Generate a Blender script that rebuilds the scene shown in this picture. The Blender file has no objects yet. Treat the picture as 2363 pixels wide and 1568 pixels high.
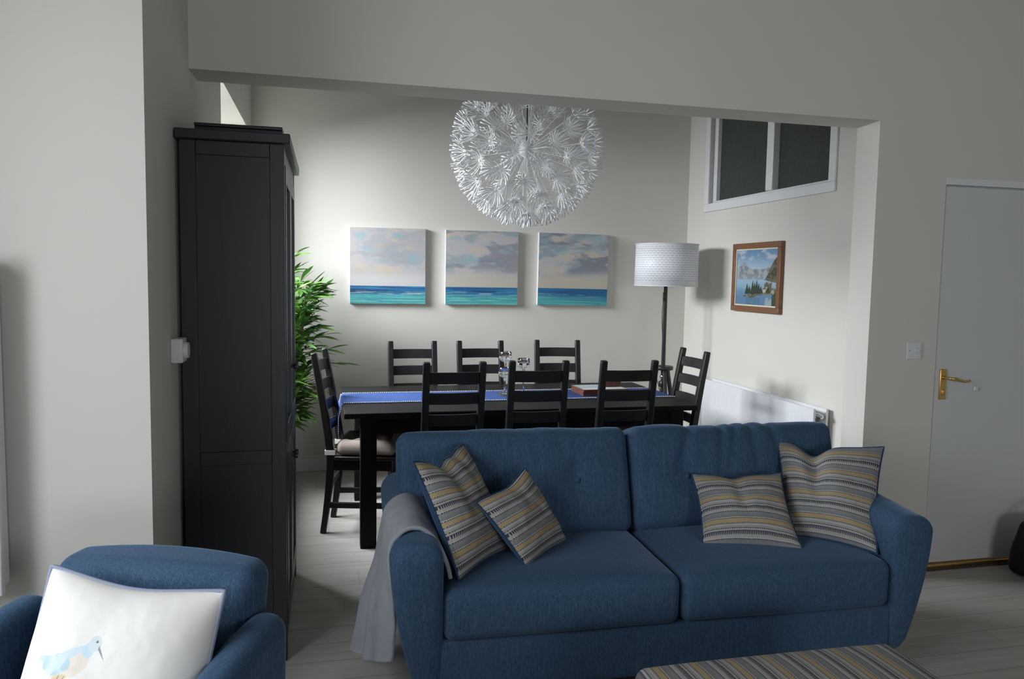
import bpy, bmesh, math, random
from mathutils import Vector, Matrix, noise
random.seed(7)
C = bpy.context.scene.collection
PI = math.pi
V = Vector

# ------------------------------------------------------------------ camera
cam_d = bpy.data.cameras.new('camera')
cam_d.sensor_width = 36.0
cam_d.lens = 36.0 * 1773.4 / 2363.0
cam_d.clip_start = 0.05
cam = bpy.data.objects.new('camera', cam_d)
C.objects.link(cam)
yaw, pit, rol = 0.236846, 0.0803798, 0.0172904
fwd = V((math.sin(yaw)*math.cos(pit), math.cos(yaw)*math.cos(pit), -math.sin(pit)))
right = V((math.cos(yaw), -math.sin(yaw), 0))
up = right.cross(fwd)
r2 = math.cos(rol)*right + math.sin(rol)*up
u2 = -math.sin(rol)*right + math.cos(rol)*up
m3 = Matrix((r2, u2, -fwd)).transposed()
cam.matrix_world = Matrix.Translation((0, 0, 1.47)) @ m3.to_4x4()
bpy.context.scene.camera = cam

# ------------------------------------------------------------------ world and light
sc = bpy.context.scene
w = bpy.data.worlds.new('world'); sc.world = w
w.use_nodes = True
bg = w.node_tree.nodes['Background']
bg.inputs[0].default_value = (0.80, 0.90, 1.0, 1)
bg.inputs[1].default_value = 0.35

def area(name, loc, rot, sx, sy, power, col):
    d = bpy.data.lights.new(name, 'AREA')
    d.shape = 'RECTANGLE'; d.size = sx; d.size_y = sy; d.energy = power; d.color = col
    o = bpy.data.objects.new(name, d); C.objects.link(o)
    o.location = loc; o.rotation_euler = rot
    return o
# daylight by the dining and side windows; rear lamp added to brighten the door
area('daylight_living_side', (-1.95, 0.80, 1.95), (0, -PI/2+0.42, 0), 1.7, 2.0, 88, (0.87, 0.925, 1.0))
area('fill_living_rear', (1.7, -5.45, 1.70), (PI/2-0.20, 0, 0), 2.2, 1.5, 110, (0.87, 0.925, 1.0))
area('daylight_dining', (-1.80, 4.92, 2.80), (0, -PI/2+0.50, 0), 1.7, 2.2, 690, (0.885, 0.93, 1.0))
vs = sc.view_settings
vs.view_transform = 'Standard'; vs.look = 'None'; vs.exposure = 0.0; vs.gamma = 1.0
vs.use_curve_mapping = False

# ------------------------------------------------------------------ helpers
def link(o, parent=None):
    C.objects.link(o)
    if parent is not None: o.parent = parent
    return o

def obj(name, bm, mats, parent=None, smooth=40, bevel=0, subd=0):
    bmesh.ops.recalc_face_normals(bm, faces=bm.faces[:])
    me = bpy.data.meshes.new(name)
    bm.to_mesh(me); bm.free()
    if not isinstance(mats, (list, tuple)): mats = [mats]
    for m in mats: me.materials.append(m)
    if smooth:
        for p in me.polygons: p.use_smooth = True
        if smooth < 180: me.set_sharp_from_angle(angle=math.radians(smooth))
    o = bpy.data.objects.new(name, me)
    link(o, parent)
    if bevel:
        b = o.modifiers.new('bevel', 'BEVEL'); b.width = bevel; b.segments = 2
        b.limit_method = 'ANGLE'; b.angle_limit = math.radians(35)
    if subd:
        s = o.modifiers.new('subd', 'SUBSURF'); s.levels = subd; s.render_levels = subd
    return o

def tag(o, label, cat=None, group=None):
    o['label'] = label
    if cat: o['category'] = cat
    if group: o['group'] = group
    return o

def thing(name, label, cat, loc=(0, 0, 0), rz=0, group=None):
    o = bpy.data.objects.new(name, None)
    o.empty_display_size = 0.1
    link(o); o.location = loc; o.rotation_euler = (0, 0, rz)
    return tag(o, label, cat, group)

def struct(name, bm, m, parent=None, smooth=30, bevel=0):
    o = obj(name, bm, m, parent, smooth, bevel)
    if parent is None: o['kind'] = 'structure'
    return o

def copy_tree(o, parent=None):
    c = o.copy(); C.objects.link(c)
    if parent is not None: c.parent = parent
    for ch in list(o.children): copy_tree(ch, c)
    return c

def box(bm, x0, x1, y0, y1, z0, z1):
    vs_ = [bm.verts.new((x, y, z)) for x in (x0, x1) for y in (y0, y1) for z in (z0, z1)]
    for f in ((0, 1, 3, 2), (4, 6, 7, 5), (0, 4, 5, 1), (2, 3, 7, 6), (0, 2, 6, 4), (1, 5, 7, 3)):
        bm.faces.new([vs_[i] for i in f])
    return vs_

def nb(*args):
    bm = bmesh.new()
    for a in args: box(bm, *a)
    return bm

def prism(bm, pts, z0, z1):
    n = len(pts)
    a = [bm.verts.new((p[0], p[1], z0)) for p in pts]; b = [bm.verts.new((p[0], p[1], z1)) for p in pts]
    bm.faces.new(a[::-1]); bm.faces.new(b)
    for i in range(n): bm.faces.new((a[i], a[(i+1) % n], b[(i+1) % n], b[i]))

def tube(bm, pts, r, seg=10, cap=True):
    pts = [V(p) for p in pts]; rings = []
    if not isinstance(r, (list, tuple)): r = [r]*len(pts)
    ref = V((0, 0, 1))
    for i, p in enumerate(pts):
        t = (pts[min(i+1, len(pts)-1)] - pts[max(i-1, 0)]).normalized()
        if i == 0:
            if abs(t.dot(ref)) > 0.95: ref = V((1, 0, 0))
            n = (ref - t*ref.dot(t)).normalized()
        else:
            n = (n - t*n.dot(t)).normalized()
        b = t.cross(n)
        rings.append([bm.verts.new(p + r[i]*(math.cos(2*PI*k/seg)*n + math.sin(2*PI*k/seg)*b)) for k in range(seg)])
    for a, b in zip(rings, rings[1:]):
        for k in range(seg): bm.faces.new((a[k], a[(k+1) % seg], b[(k+1) % seg], b[k]))
    if cap: bm.faces.new(rings[0][::-1]); bm.faces.new(rings[-1])

def lathe(bm, prof, seg=24, c=(0, 0, 0)):
    rings = []
    for r, z in prof:
        rings.append([bm.verts.new((c[0]+max(r, 1e-4)*math.cos(2*PI*k/seg), c[1]+max(r, 1e-4)*math.sin(2*PI*k/seg), c[2]+z)) for k in range(seg)])
    for a, b in zip(rings, rings[1:]):
        for k in range(seg): bm.faces.new((a[k], a[(k+1) % seg], b[(k+1) % seg], b[k]))
    bm.faces.new(rings[0][::-1]); bm.faces.new(rings[-1])

def sweep_x(bm, pts, wx, d):
    """bar with a rectangular section following pts in the YZ plane; wx across X, d across the bar"""
    pts = [V(p) for p in pts]; rings = []
    for i, p in enumerate(pts):
        t = (pts[min(i+1, len(pts)-1)] - pts[max(i-1, 0)]).normalized()
        n = V((0, -t.z, t.y)).normalized()
        if n.y < 0: n = -n
        dd = d[i] if isinstance(d, (list, tuple)) else d
        rings.append([bm.verts.new(p + V((sx*wx/2, 0, 0)) + sn*n*dd/2) for sx, sn in ((-1, -1), (1, -1), (1, 1), (-1, 1))])
    for a, b in zip(rings, rings[1:]):
        for k in range(4): bm.faces.new((a[k], a[(k+1) % 4], b[(k+1) % 4], b[k]))
    bm.faces.new(rings[0][::-1]); bm.faces.new(rings[-1])

def bow(bm, x0, x1, y, z, bowy, th, hgt, tilt=0.0, n=8):
    """a slat along X bowed in Y"""
    rings = []
    for i in range(n+1):
        t = i/n; x = x0+(x1-x0)*t
        yy = y + bowy*(1-(2*t-1)**2)
        rings.append([bm.verts.new((x, yy+a*th/2 + b*tilt, z+b*hgt/2)) for a, b in ((-1, -1), (1, -1), (1, 1), (-1, 1))])
    for a, b in zip(rings, rings[1:]):
        for k in range(4): bm.faces.new((a[k], a[(k+1) % 4], b[(k+1) % 4], b[k]))
    bm.faces.new(rings[0][::-1]); bm.faces.new(rings[-1])

def rbox(bm, hx, hy, hz, r, n=(10, 10, 10), seg=4, c=(0, 0, 0), fn=None):
    """box with rounded edges and a dense skin, optionally bent by fn(p)"""
    def axis(h, k):
        e = [h - r + r*math.tan(PI/4*i/seg) for i in range(seg+1)]
        m = [-(h-r) + 2*(h-r)*i/k for i in range(1, k)]
        return [-v for v in e[::-1]] + m + e
    A = [axis(hx, n[0]), axis(hy, n[1]), axis(hz, n[2])]
    N = [len(a) for a in A]; H = (hx, hy, hz); store = {}
    def vert(i, j, k):
        key = (i, j, k)
        if key not in store:
            p = V((A[0][i], A[1][j], A[2][k]))
            q = V([max(-(H[a]-r), min(H[a]-r, p[a])) for a in range(3)])
            dlt = p - q
            p = q + dlt.normalized()*r
            if fn: p = fn(p)
            store[key] = bm.verts.new(p + V(c))
        return store[key]
    for a in range(3):
        b, d = (a+1) % 3, (a+2) % 3
        for side in (0, N[a]-1):
            for i in range(N[b]-1):
                for j in range(N[d]-1):
                    q = []
                    for ii, jj in ((i, j), (i+1, j), (i+1, j+1), (i, j+1)):
                        key = [0, 0, 0]; key[a] = side; key[b] = ii; key[d] = jj
                        q.append(vert(*key))
                    bm.faces.new(q)

# ------------------------------------------------------------------ materials
class X:
    """tiny node-expression wrapper"""
    nt = None
    def __init__(s, v): s.v = v
    @staticmethod
    def m(op, *a):
        nd = X.nt.nodes.new('ShaderNodeMath'); nd.operation = op
        for i, q in enumerate(a):
            q = q.v if isinstance(q, X) else q
            if isinstance(q, (int, float)): nd.inputs[i].default_value = q
            else: X.nt.links.new(q, nd.inputs[i])
        return X(nd.outputs[0])
    def __add__(s, o): return X.m('ADD', s, o)
    def __sub__(s, o): return X.m('SUBTRACT', s, o)
    def __mul__(s, o): return X.m('MULTIPLY', s, o)
    def __truediv__(s, o): return X.m('DIVIDE', s, o)
    def fract(s): return X.m('FRACT', s)
    def gt(s, o): return X.m('GREATER_THAN', s, o)
    def lt(s, o): return X.m('LESS_THAN', s, o)
    def abs(s): return X.m('ABSOLUTE', s)
    def floor(s): return X.m('FLOOR', s)

def mixc(fac, a, b):
    nd = X.nt.nodes.new('ShaderNodeMix'); nd.data_type = 'RGBA'
    fs = nd.inputs[0]
    if isinstance(fac, X): X.nt.links.new(fac.v, fs)
    else: fs.default_value = fac
    for q, i in ((a, 6), (b, 7)):
        if isinstance(q, tuple): nd.inputs[i].default_value = (*q[:3], 1)
        else: X.nt.links.new(q, nd.inputs[i])
    return nd.outputs[2]

def newmat(name, rough=0.5, spec=0.5, color=(0.5, 0.5, 0.5), metal=0.0):
    m = bpy.data.materials.new(name); m.use_nodes = True
    nt = m.node_tree; X.nt = nt
    b = nt.nodes['Principled BSDF']
    b.inputs['Base Color'].default_value = (*color, 1)
    b.inputs['Roughness'].default_value = rough
    b.inputs['Specular IOR Level'].default_value = spec
    b.inputs['Metallic'].default_value = metal
    return m, nt, b

def ntex(nt, coord='Object', scale=(1, 1, 1), nscale=1.0, detail=2.0, rough=0.5):
    tc = nt.nodes.new('ShaderNodeTexCoord'); mp = nt.nodes.new('ShaderNodeMapping')
    mp.inputs['Scale'].default_value = scale
    nt.links.new(tc.outputs[coord], mp.inputs[0])
    n = nt.nodes.new('ShaderNodeTexNoise'); n.inputs['Scale'].default_value = nscale
    n.inputs['Detail'].default_value = detail; n.inputs['Roughness'].default_value = rough
    nt.links.new(mp.outputs[0], n.inputs['Vector'])
    return X(n.outputs[0])

def bump(nt, b, h, strength=0.2, dist=0.002):
    bp = nt.nodes.new('ShaderNodeBump'); bp.inputs['Strength'].default_value = strength
    bp.inputs['Distance'].default_value = dist
    nt.links.new(h.v, bp.inputs['Height']); nt.links.new(bp.outputs[0], b.inputs['Normal'])

def plain(name, color, rough=0.5, spec=0.5, var=0.06, ns=8.0, metal=0.0, bmp=0.0, bscale=60):
    m, nt, b = newmat(name, rough, spec, color, metal)
    n = ntex(nt, 'Object', (1, 1, 1), ns, 3)
    c = mixc(n, tuple(x*(1-var) for x in color), tuple(min(1, x*(1+var)) for x in color))
    nt.links.new(c, b.inputs['Base Color'])
    if bmp: bump(nt, b, ntex(nt, 'Object', (1, 1, 1), bscale, 3), bmp, 0.002)
    return m

def stretch(x, lo, hi):
    nd = X.nt.nodes.new('ShaderNodeMapRange')
    X.nt.links.new(x.v, nd.inputs[0])
    nd.inputs[1].default_value = lo; nd.inputs[2].default_value = hi
    return X(nd.outputs[0])

def fabric(name, base, light, dark, s=1.0):
    m, nt, b = newmat(name, 0.85, 0.2, base)
    f1 = stretch(ntex(nt, 'Object', (560*s, 560*s, 70*s), 1.0, 2), 0.36, 0.68)
    f2 = stretch(ntex(nt, 'Object', (150*s, 150*s, 900*s), 1.0, 2), 0.35, 0.68)
    big = stretch(ntex(nt, 'Object', (1, 1, 1), 3.0, 2), 0.3, 0.7)
    c = mixc(f1, dark, light)
    c2 = mixc(f2, dark, base)
    f3 = stretch(ntex(nt, 'Object', (190*s, 190*s, 11*s), 1.0, 2), 0.5, 0.72)
    c3 = mixc(f3*0.35, mixc(0.5, c, c2), light)
    c4 = mixc(big*0.16, c3, base)
    nt.links.new(c4, b.inputs['Base Color'])
    bump(nt, b, f1+f2, 0.18, 0.0010)
    b.inputs['Sheen Weight'].default_value = 0.35
    b.inputs['Sheen Roughness'].default_value = 0.35
    b.inputs['Sheen Tint'].default_value = (0.5, 0.7, 1, 1)
    return m

def striped(name, period=0.108, dash=0.0068):
    m, nt, b = newmat(name, 0.85, 0.2)
    tc = nt.nodes.new('ShaderNodeUVMap')
    sp = nt.nodes.new('ShaderNodeSeparateXYZ'); nt.links.new(tc.outputs[0], sp.inputs[0])
    u, v = X(sp.outputs[0]), X(sp.outputs[1])
    wob = (ntex(nt, 'UV', (30, 30, 30), 1.0, 2)-0.5)*0.0016
    t = ((v+wob+0.035)/period).fract()
    du = (u/dash).fract()
    gold, navy, cream, blg, lgr, white = (0.42, 0.315, 0.165), (0.035, 0.043, 0.066), (0.43, 0.40, 0.36), (0.205, 0.212, 0.210), (0.33, 0.32, 0.30), (0.56, 0.54, 0.51)
    bands = [(0.0, gold), (0.155, navy), (0.185, white), (0.21, blg), (0.43, navy), (0.465, white), (0.49, cream), (0.585, navy), (0.72, cream), (0.775, navy), (0.81, lgr), (0.90, white), (0.925, lgr), (0.97, navy)]
    rp = nt.nodes.new('ShaderNodeValToRGB'); rp.color_ramp.interpolation = 'CONSTANT'
    el = rp.color_ramp.elements
    while len(el) > 1: el.remove(el[-1])
    el[0].position = 0; el[0].color = (*gold, 1)
    for p, c in bands[1:]:
        e = el.new(p); e.color = (*c, 1)
    nt.links.new(t.v, rp.inputs[0])
    base = rp.outputs[0]
    def between(a, bb): return t.gt(a)*t.lt(bb)
    # triangles in the bold dark row and the grey row, dashes in the thin navy rows
    tri = (du-0.5).abs()*2
    bold = between(0.585, 0.72)*tri.gt(((t-0.585)/0.135)*0.45+0.48)
    base = mixc(bold, base, cream)
    thin = (between(0.155, 0.185)+between(0.43, 0.465)+between(0.775, 0.81)+between(0.97, 1.0))*du.gt(0.62)
    base = mixc(thin, base, lgr)
    grey = between(0.25, 0.40)*tri.lt(((t-0.25)/0.15)*0.8)*0.55
    base = mixc(grey, base, lgr)
    tick = between(0.50, 0.60)*(du.lt(0.35))*0.45
    base = mixc(tick, base, blg)
    w1 = stretch(ntex(nt, 'UV', (900, 900, 900), 1.0, 1), 0.35, 0.65)
    base = mixc(w1*0.28, base, (0.12, 0.12, 0.12))
    nt.links.new(base, b.inputs['Base Color'])
    bump(nt, b, w1 + (t*14).fract()*0.5, 0.25, 0.001)
    return m

def vcol(name, rough=0.7, wv=0.15, scale=900, bmp=0.2):
    m, nt, b = newmat(name, rough, 0.25)
    a = nt.nodes.new('ShaderNodeVertexColor'); a.layer_name = 'Col'
    n = ntex(nt, 'Object', (1, 1, 1), scale, 2)
    c = mixc(n*wv, a.outputs[0], (0.2, 0.2, 0.2))
    nt.links.new(c, b.inputs['Base Color'])
    if bmp: bump(nt, b, n, bmp, 0.001)
    return m

def wood_black(name, col, rough, gl=0.5):
    m, nt, b = newmat(name, rough, gl, col)
    g = ntex(nt, 'Object', (90, 90, 4), 1.0, 3)
    nt.links.new(mixc(g, tuple(x*0.7 for x in col), tuple(x*1.35 for x in col)), b.inputs['Base Color'])
    bump(nt, b, g, 0.12, 0.0008)
    return m

PAINT = plain('wall_paint_warm_white', (0.665, 0.640, 0.580), 0.8, 0.25, 0.02, 2.0, bmp=0.04, bscale=220)
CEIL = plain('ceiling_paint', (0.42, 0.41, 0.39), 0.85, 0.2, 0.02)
TRIM = plain('gloss_white_trim', (0.74, 0.74, 0.73), 0.35, 0.5, 0.02)
DOORP = plain('door_white_paint', (0.62, 0.625, 0.615), 0.45, 0.4, 0.025, 3)
BLUE = fabric('blue_woven_upholstery', (0.036, 0.076, 0.134), (0.086, 0.155, 0.245), (0.020, 0.047, 0.088))
NAVY = fabric('navy_cushion_backing', (0.022, 0.055, 0.125), (0.04, 0.09, 0.18), (0.012, 0.03, 0.075))
STRIPE = striped('striped_woven_fabric')
BLACKWOOD = wood_black('black_brown_stained_wood', (0.0095, 0.0088, 0.0085), 0.38, 0.4)
TABLEWOOD = wood_black('black_table_lacquer', (0.009, 0.0084, 0.008), 0.50, 0.12)
CABWOOD = wood_black('black_cabinet_stain', (0.017, 0.018, 0.0205), 0.40, 0.5)
DARKGLASS = plain('dark_cabinet_glass', (0.006, 0.006, 0.007), 0.06, 0.5, 0.0)
BRASS = plain('polished_brass', (0.78, 0.53, 0.19), 0.32, 0.5, 0.1, 30, metal=1.0)
CHROME = plain('chrome', (0.6, 0.6, 0.62), 0.2, 0.5, 0.03, metal=1.0)
RADW = plain('radiator_white_enamel', (0.74, 0.75, 0.76), 0.3, 0.5, 0.01)
PLASTIC = plain('white_plastic', (0.70, 0.70, 0.70), 0.4, 0.5, 0.02)
BLACKMETAL = plain('black_brown_lamp_wood', (0.018, 0.015, 0.014), 0.4, 0.5, 0.1)
GREYFLEECE = plain('grey_fleece', (0.31, 0.325, 0.345), 0.95, 0.1, 0.14, 14, bmp=0.35, bscale=260)
BEIGE = plain('beige_satin_cushion', (0.56, 0.475, 0.405), 0.45, 0.4, 0.06, 10)
RUNNER = plain('royal_blue_runner_cloth', (0.030, 0.060, 0.185), 0.85, 0.2, 0.12, 250, bmp=0.2, bscale=400)
WHITECOT = plain('white_stitch', (0.75, 0.74, 0.72), 0.8, 0.2, 0.05)
BAGM = plain('black_bag_nylon', (0.008, 0.008, 0.009), 0.6, 0.3, 0.2, 20, bmp=0.3, bscale=80)
CORK = plain('brown_placemat_board', (0.15, 0.055, 0.040), 0.55, 0.4, 0.2, 40)
PETAL = plain('white_plastic_petal', (0.82, 0.83, 0.83), 0.4, 0.4, 0.02)
WOODFR = plain('brown_picture_frame_wood', (0.20, 0.088, 0.042), 0.35, 0.5, 0.25, 30)
PIPE = plain('lavender_blue_piping', (0.25, 0.28, 0.37), 0.8, 0.2, 0.08)
LEGW = plain('dark_wood_leg', (0.05, 0.03, 0.02), 0.4)

def leaf_mat():
    m, nt, b = newmat('bamboo_leaf', 0.45, 0.4)
    tc = nt.nodes.new('ShaderNodeObjectInfo')
    n = ntex(nt, 'Object', (1, 1, 1), 7.0, 2)
    c = mixc(stretch(n, 0.35, 0.65), (0.030, 0.115, 0.025), (0.17, 0.36, 0.06))
    nt.links.new(c, b.inputs['Base Color'])
    b.inputs['Transmission Weight'].default_value = 0.0
    b.inputs['Subsurface Weight'].default_value = 0.0
    return m
LEAF = leaf_mat()
STEM = plain('bamboo_stem', (0.14, 0.16, 0.05), 0.6)

def glass_mat():
    m, nt, b = newmat('clear_glass', 0.03, 0.5, (1, 1, 1))
    b.inputs['Transmission Weight'].default_value = 1.0
    b.inputs['IOR'].default_value = 1.45
    return m
GLASS = glass_mat()

def floor_mat():
    m, nt, b = newmat('whitewashed_laminate', 0.42, 0.4)
    tc = nt.nodes.new('ShaderNodeTexCoord'); sp = nt.nodes.new('ShaderNodeSeparateXYZ')
    nt.links.new(tc.outputs['Object'], sp.inputs[0])
    x, y = X(sp.outputs[0]), X(sp.outputs[1])
    row = (y/0.145).floor()
    off = (X.m('SINE', row*12.9898)*43758.5453).fract()
    xs = x/1.25 + off
    pid = (X.m('SINE', row*7.13 + xs.floor()*31.7)*9631.7).fract()
    fy = (y/0.145).fract(); fx = xs.fract()
    gap = X.m('MAXIMUM', X.m('MAXIMUM', fy.lt(0.016), fy.gt(0.990)), fx.lt(0.0022))
    gr = stretch(ntex(nt, 'Object', (2.2, 34, 1), 1.0, 5, 0.6), 0.3, 0.72)
    gr2 = stretch(ntex(nt, 'Object', (1.2, 7, 1), 1.0, 3), 0.35, 0.65)
    c = mixc(gr, (0.36, 0.33, 0.295), (0.50, 0.475, 0.44))
    c = mixc(gr2*0.35, c, (0.55, 0.53, 0.50))
    c = mixc(pid*0.30, c, (0.33, 0.305, 0.275))
    c = mixc(gap*0.7, c, (0.16, 0.14, 0.12))
    nt.links.new(c, b.inputs['Base Color'])
    bump(nt, b, gr*0.3 - gap, 0.15, 0.001)
    return m
FLOOR = floor_mat()

def pane_mat():
    m, nt, b = newmat('dark_textured_pane', 0.35, 0.4)
    n = stretch(ntex(nt, 'Object', (1, 1, 1), 26, 5, 0.7), 0.35, 0.7)
    nt.links.new(mixc(n, (0.034, 0.041, 0.036), (0.050, 0.058, 0.050)), b.inputs['Base Color'])  # darkness of the room behind is put into the opaque pane colour
    bump(nt, b, n, 0.5, 0.003)
    return m
PANE = pane_mat()

def shade_mat():
    m, nt, b = newmat('white_perforated_shade', 0.45, 0.4)
    tc = nt.nodes.new('ShaderNodeUVMap'); sp = nt.nodes.new('ShaderNodeSeparateXYZ')
    nt.links.new(tc.outputs[0], sp.inputs[0])
    u, v = X(sp.outputs[0]), X(sp.outputs[1])
    row = (v/0.0165); half = (row.floor()*0.5).fract()
    cu = ((u/0.03)+half).fract()-0.5
    cv = row.fract()-0.35
    arc = (cv - cu*cu*2.2).abs().lt(0.16)*(cu.abs().lt(0.40))
    arc = arc*v.gt(0.028)*v.lt(0.288)
    nt.links.new(mixc(arc*0.6, (0.76, 0.77, 0.79), (0.30, 0.31, 0.35)), b.inputs['Base Color'])
    bump(nt, b, arc, 0.4, 0.002)
    return m
SHADE = shade_mat()

# ------------------------------------------------------------------ the setting
XL, XR, YF, YM, YB, ZC = -0.52, 2.877, 2.49, 3.268, 5.85, 4.0
YM2 = YM+0.20
ZB = 2.258
LX, RX, RY = -1.4, 6.5, -5.0          # living room extent
bm = nb((LX-0.2, RX+0.2, RY-0.2, YB+0.2, -0.1, 0.0)); struct('floor', bm, FLOOR)
bm = nb((LX-0.3, RX+0.3, RY-0.3, YB+0.3, ZC, ZC+0.1)); struct('ceiling', bm, CEIL)
struct('wall_back', nb((XL-0.3, XR+0.2, YB, YB+0.15, 0, ZC)), PAINT)
# left wall of the dining end with its window opening
wy0, wy1, wz0, wz1 = 4.20, 5.52, 0.95, 2.45
struct('wall_left', nb((XL-0.3, XL, YF, wy0, 0, ZC), (XL-0.3, XL, wy1, YB, 0, ZC), (XL-0.3, XL, wy0, wy1, 0, wz0), (XL-0.3, XL, wy0, wy1, wz1, ZC)), PAINT)
struct('wall_front', nb((LX, XL-0.3, YF, YF+0.3, 0, ZC)), PAINT)
# beam wall with opening and jamb
bm = nb((XL, RX, YM, YM2, ZB, ZC), (3.82, RX, YM, YM2, 0, ZB), (3.0, 3.82, YM, YM2, 2.003, ZB))
prism(bm, [(2.600, YM), (3.0, YM), (3.0, YM2), (2.625, YM2)], 0, ZB)
struct('wall_middle', bm, PAINT)
# right wall of the dining end with high internal window
iy0, iy1, iz0, iz1 = 4.00, 5.50, 2.055, 2.85
struct('wall_right', nb((XR, XR+0.2, YM2, iy0, 0, ZC), (XR, XR+0.2, iy1, YB, 0, ZC), (XR, XR+0.2, iy0, iy1, 0, iz0), (XR, XR+0.2, iy0, iy1, iz1, ZC)), PAINT)
# living room shell behind and beside the camera
struct('wall_living_left', nb((LX-0.2, LX, RY, -0.20, 0, ZC), (LX-0.2, LX, 1.90, YF+0.3, 0, ZC), (LX-0.2, LX, -0.20, 1.90, 0, 0.12), (LX-0.2, LX, -0.20, 1.90, 2.45, ZC)), PAINT)
struct('wall_living_right', nb((RX, RX+0.2, RY, YM2, 0, ZC)), PAINT)
struct('wall_rear', nb((LX-0.2, 0.4, RY-0.2, RY, 0, ZC), (2.8, RX+0.2, RY-0.2, RY, 0, ZC), (0.4, 2.8, RY-0.2, RY, 0, 0.5), (0.4, 2.8, RY-0.2, RY, 2.2, ZC)), PAINT)

# internal window
wn = bpy.data.objects.new('window_1', None); link(wn); wn['kind'] = 'structure'
wn['label'] = 'high white internal window with two dark panes'
a0, a1, b0, b1 = 3.955, 5.55, 2.003, 2.90
tx = XR-0.016
bm = nb((tx, XR, a0, a1, b0, b0+0.062), (tx, XR, a0, a0+0.062, b0+0.062, b1), (tx, XR, a1-0.062, a1, b0+0.062, b1), (tx, XR, a0+0.062, a1-0.062, b1-0.062, b1))
obj('architrave', bm, TRIM, wn, bevel=0.004)
bm = nb((XR+0.03, XR+0.085, iy0, iy1, iz0, iz0+0.03), (XR+0.03, XR+0.085, iy0, iy0+0.03, iz0+0.03, iz1), (XR+0.03, XR+0.085, iy1-0.055, iy1, iz0+0.03, iz1), (XR+0.03, XR+0.085, iy0+0.03, iy1-0.055, iz1-0.03, iz1))
obj('frame', bm, TRIM, wn, bevel=0.003)
obj('mullion', nb((XR+0.012, XR+0.09, 4.655, 4.735, iz0+0.03, iz1-0.03)), TRIM, wn, bevel=0.006)
obj('pane', nb((XR+0.06, XR+0.066, 4.735, iy1-0.055, iz0+0.03, iz1-0.03)), PANE, wn)
obj('pane', nb((XR+0.06, XR+0.066, iy0+0.03, 4.655, iz0+0.03, iz1-0.03)), PANE, wn)
# outside windows: frames in the openings
def ext_window(name, horiz, x, y0, y1, z0, z1, n):
    o = bpy.data.objects.new(name, None); link(o); o['kind'] = 'structure'
    f = 0.05; bm = bmesh.new()
    def put(p0, p1, q0, q1, d=0.05):
        if horiz: box(bm, p0, p1, x-d/2, x+d/2, q0, q1)
        else: box(bm, x-d/2, x+d/2, p0, p1, q0, q1)
    put(y0, y1, z0, z0+f); put(y0, y1, z1-f, z1); put(y0, y0+f, z0+f, z1-f); put(y1-f, y1, z0+f, z1-f)
    for i in range(1, n):
        c = y0+(y1-y0)*i/n; put(c-f/2, c+f/2, z0+f, z1-f)
    obj('frame', bm, TRIM, o)
    return o
ext_window('window_2', False, XL-0.25, wy0, wy1, wz0, wz1, 2)
ext_window('window_3', False, LX-0.12, -0.20, 1.90, 0.12, 2.45, 2)
ext_window('window_rear_added', True, RY-0.12, 0.4, 2.8, 0.5, 2.2, 2)  # unseen rear window, added with its lamp to light the door

struct('baseboard_back', nb((XL, XR, YB-0.016, YB, 0, 0.105), (XL, XR, YB-0.010, YB, 0.105, 0.122)), TRIM, bevel=0.003)
struct('baseboard_right', nb((XR-0.016, XR, YM2, YB-0.02, 0, 0.115)), TRIM, bevel=0.003)
struct('baseboard_left', nb((XL, XL+0.012, 3.85, YB-0.02, 0, 0.115)), TRIM, bevel=0.003)

# door
dr = bpy.data.objects.new('door_1', None); link(dr); dr['kind'] = 'structure'
dr['label'] = 'flat white door with brass lever handle'
obj('leaf', nb((3.007, 3.812, YM+0.006, YM+0.046, 0.028, 1.962)), DOORP, dr, bevel=0.003)
obj('door_frame', nb((3.0005, 3.82, YM-0.008, YM+0.15, 1.970, 2.003), (3.0005, 3.03, YM+0.052, YM+0.15, 0, 1.970), (3.79, 3.8195, YM+0.052, YM+0.15, 0, 1.970)), TRIM, dr)
th = obj('threshold', nb((3.005, 3.815, YM-0.012, YM+0.05, 0.0, 0.022)), BRASS, dr, bevel=0.006)
th['label'] = 'brass threshold strip'
hn = obj('handle_plate', nb((3.034, 3.074, YM-0.003, YM+0.006, 0.887, 1.043)), BRASS, dr, bevel=0.003)
hn['label'] = 'brass handle plate'
bm = bmesh.new()
tube(bm, [(3.054, YM-0.002, 1.000), (3.054, YM-0.045, 1.000), (3.062, YM-0.052, 1.000), (3.085, YM-0.054, 0.998), (3.11, YM-0.053, 0.990), (3.135, YM-0.052, 0.984), (3.160, YM-0.051, 0.986), (3.172, YM-0.050, 0.990)], [0.009, 0.008, 0.008, 0.008, 0.007, 0.0065, 0.006, 0.005], 10)
obj('lever', bm, BRASS, hn)
bm = bmesh.new(); rbox(bm, 0.009, 0.006, 0.012, 0.004, (2, 2, 2), 3, (3.054, YM-0.005, 0.925)); obj('thumb_turn', bm, BRASS, hn)
bm = bmesh.new(); rbox(bm, 0.012, 0.008, 0.012, 0.006, (2, 2, 2), 3, (3.255, YM-0.002, 0.940)); obj('door_bumper', bm, PLASTIC, dr)
struct('trim_1', nb((3.0, 3.82, YM-0.035, YM-0.013, 0, 0.006)), plain('dark_floor_strip', (0.05, 0.042, 0.036), 0.5))

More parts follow.
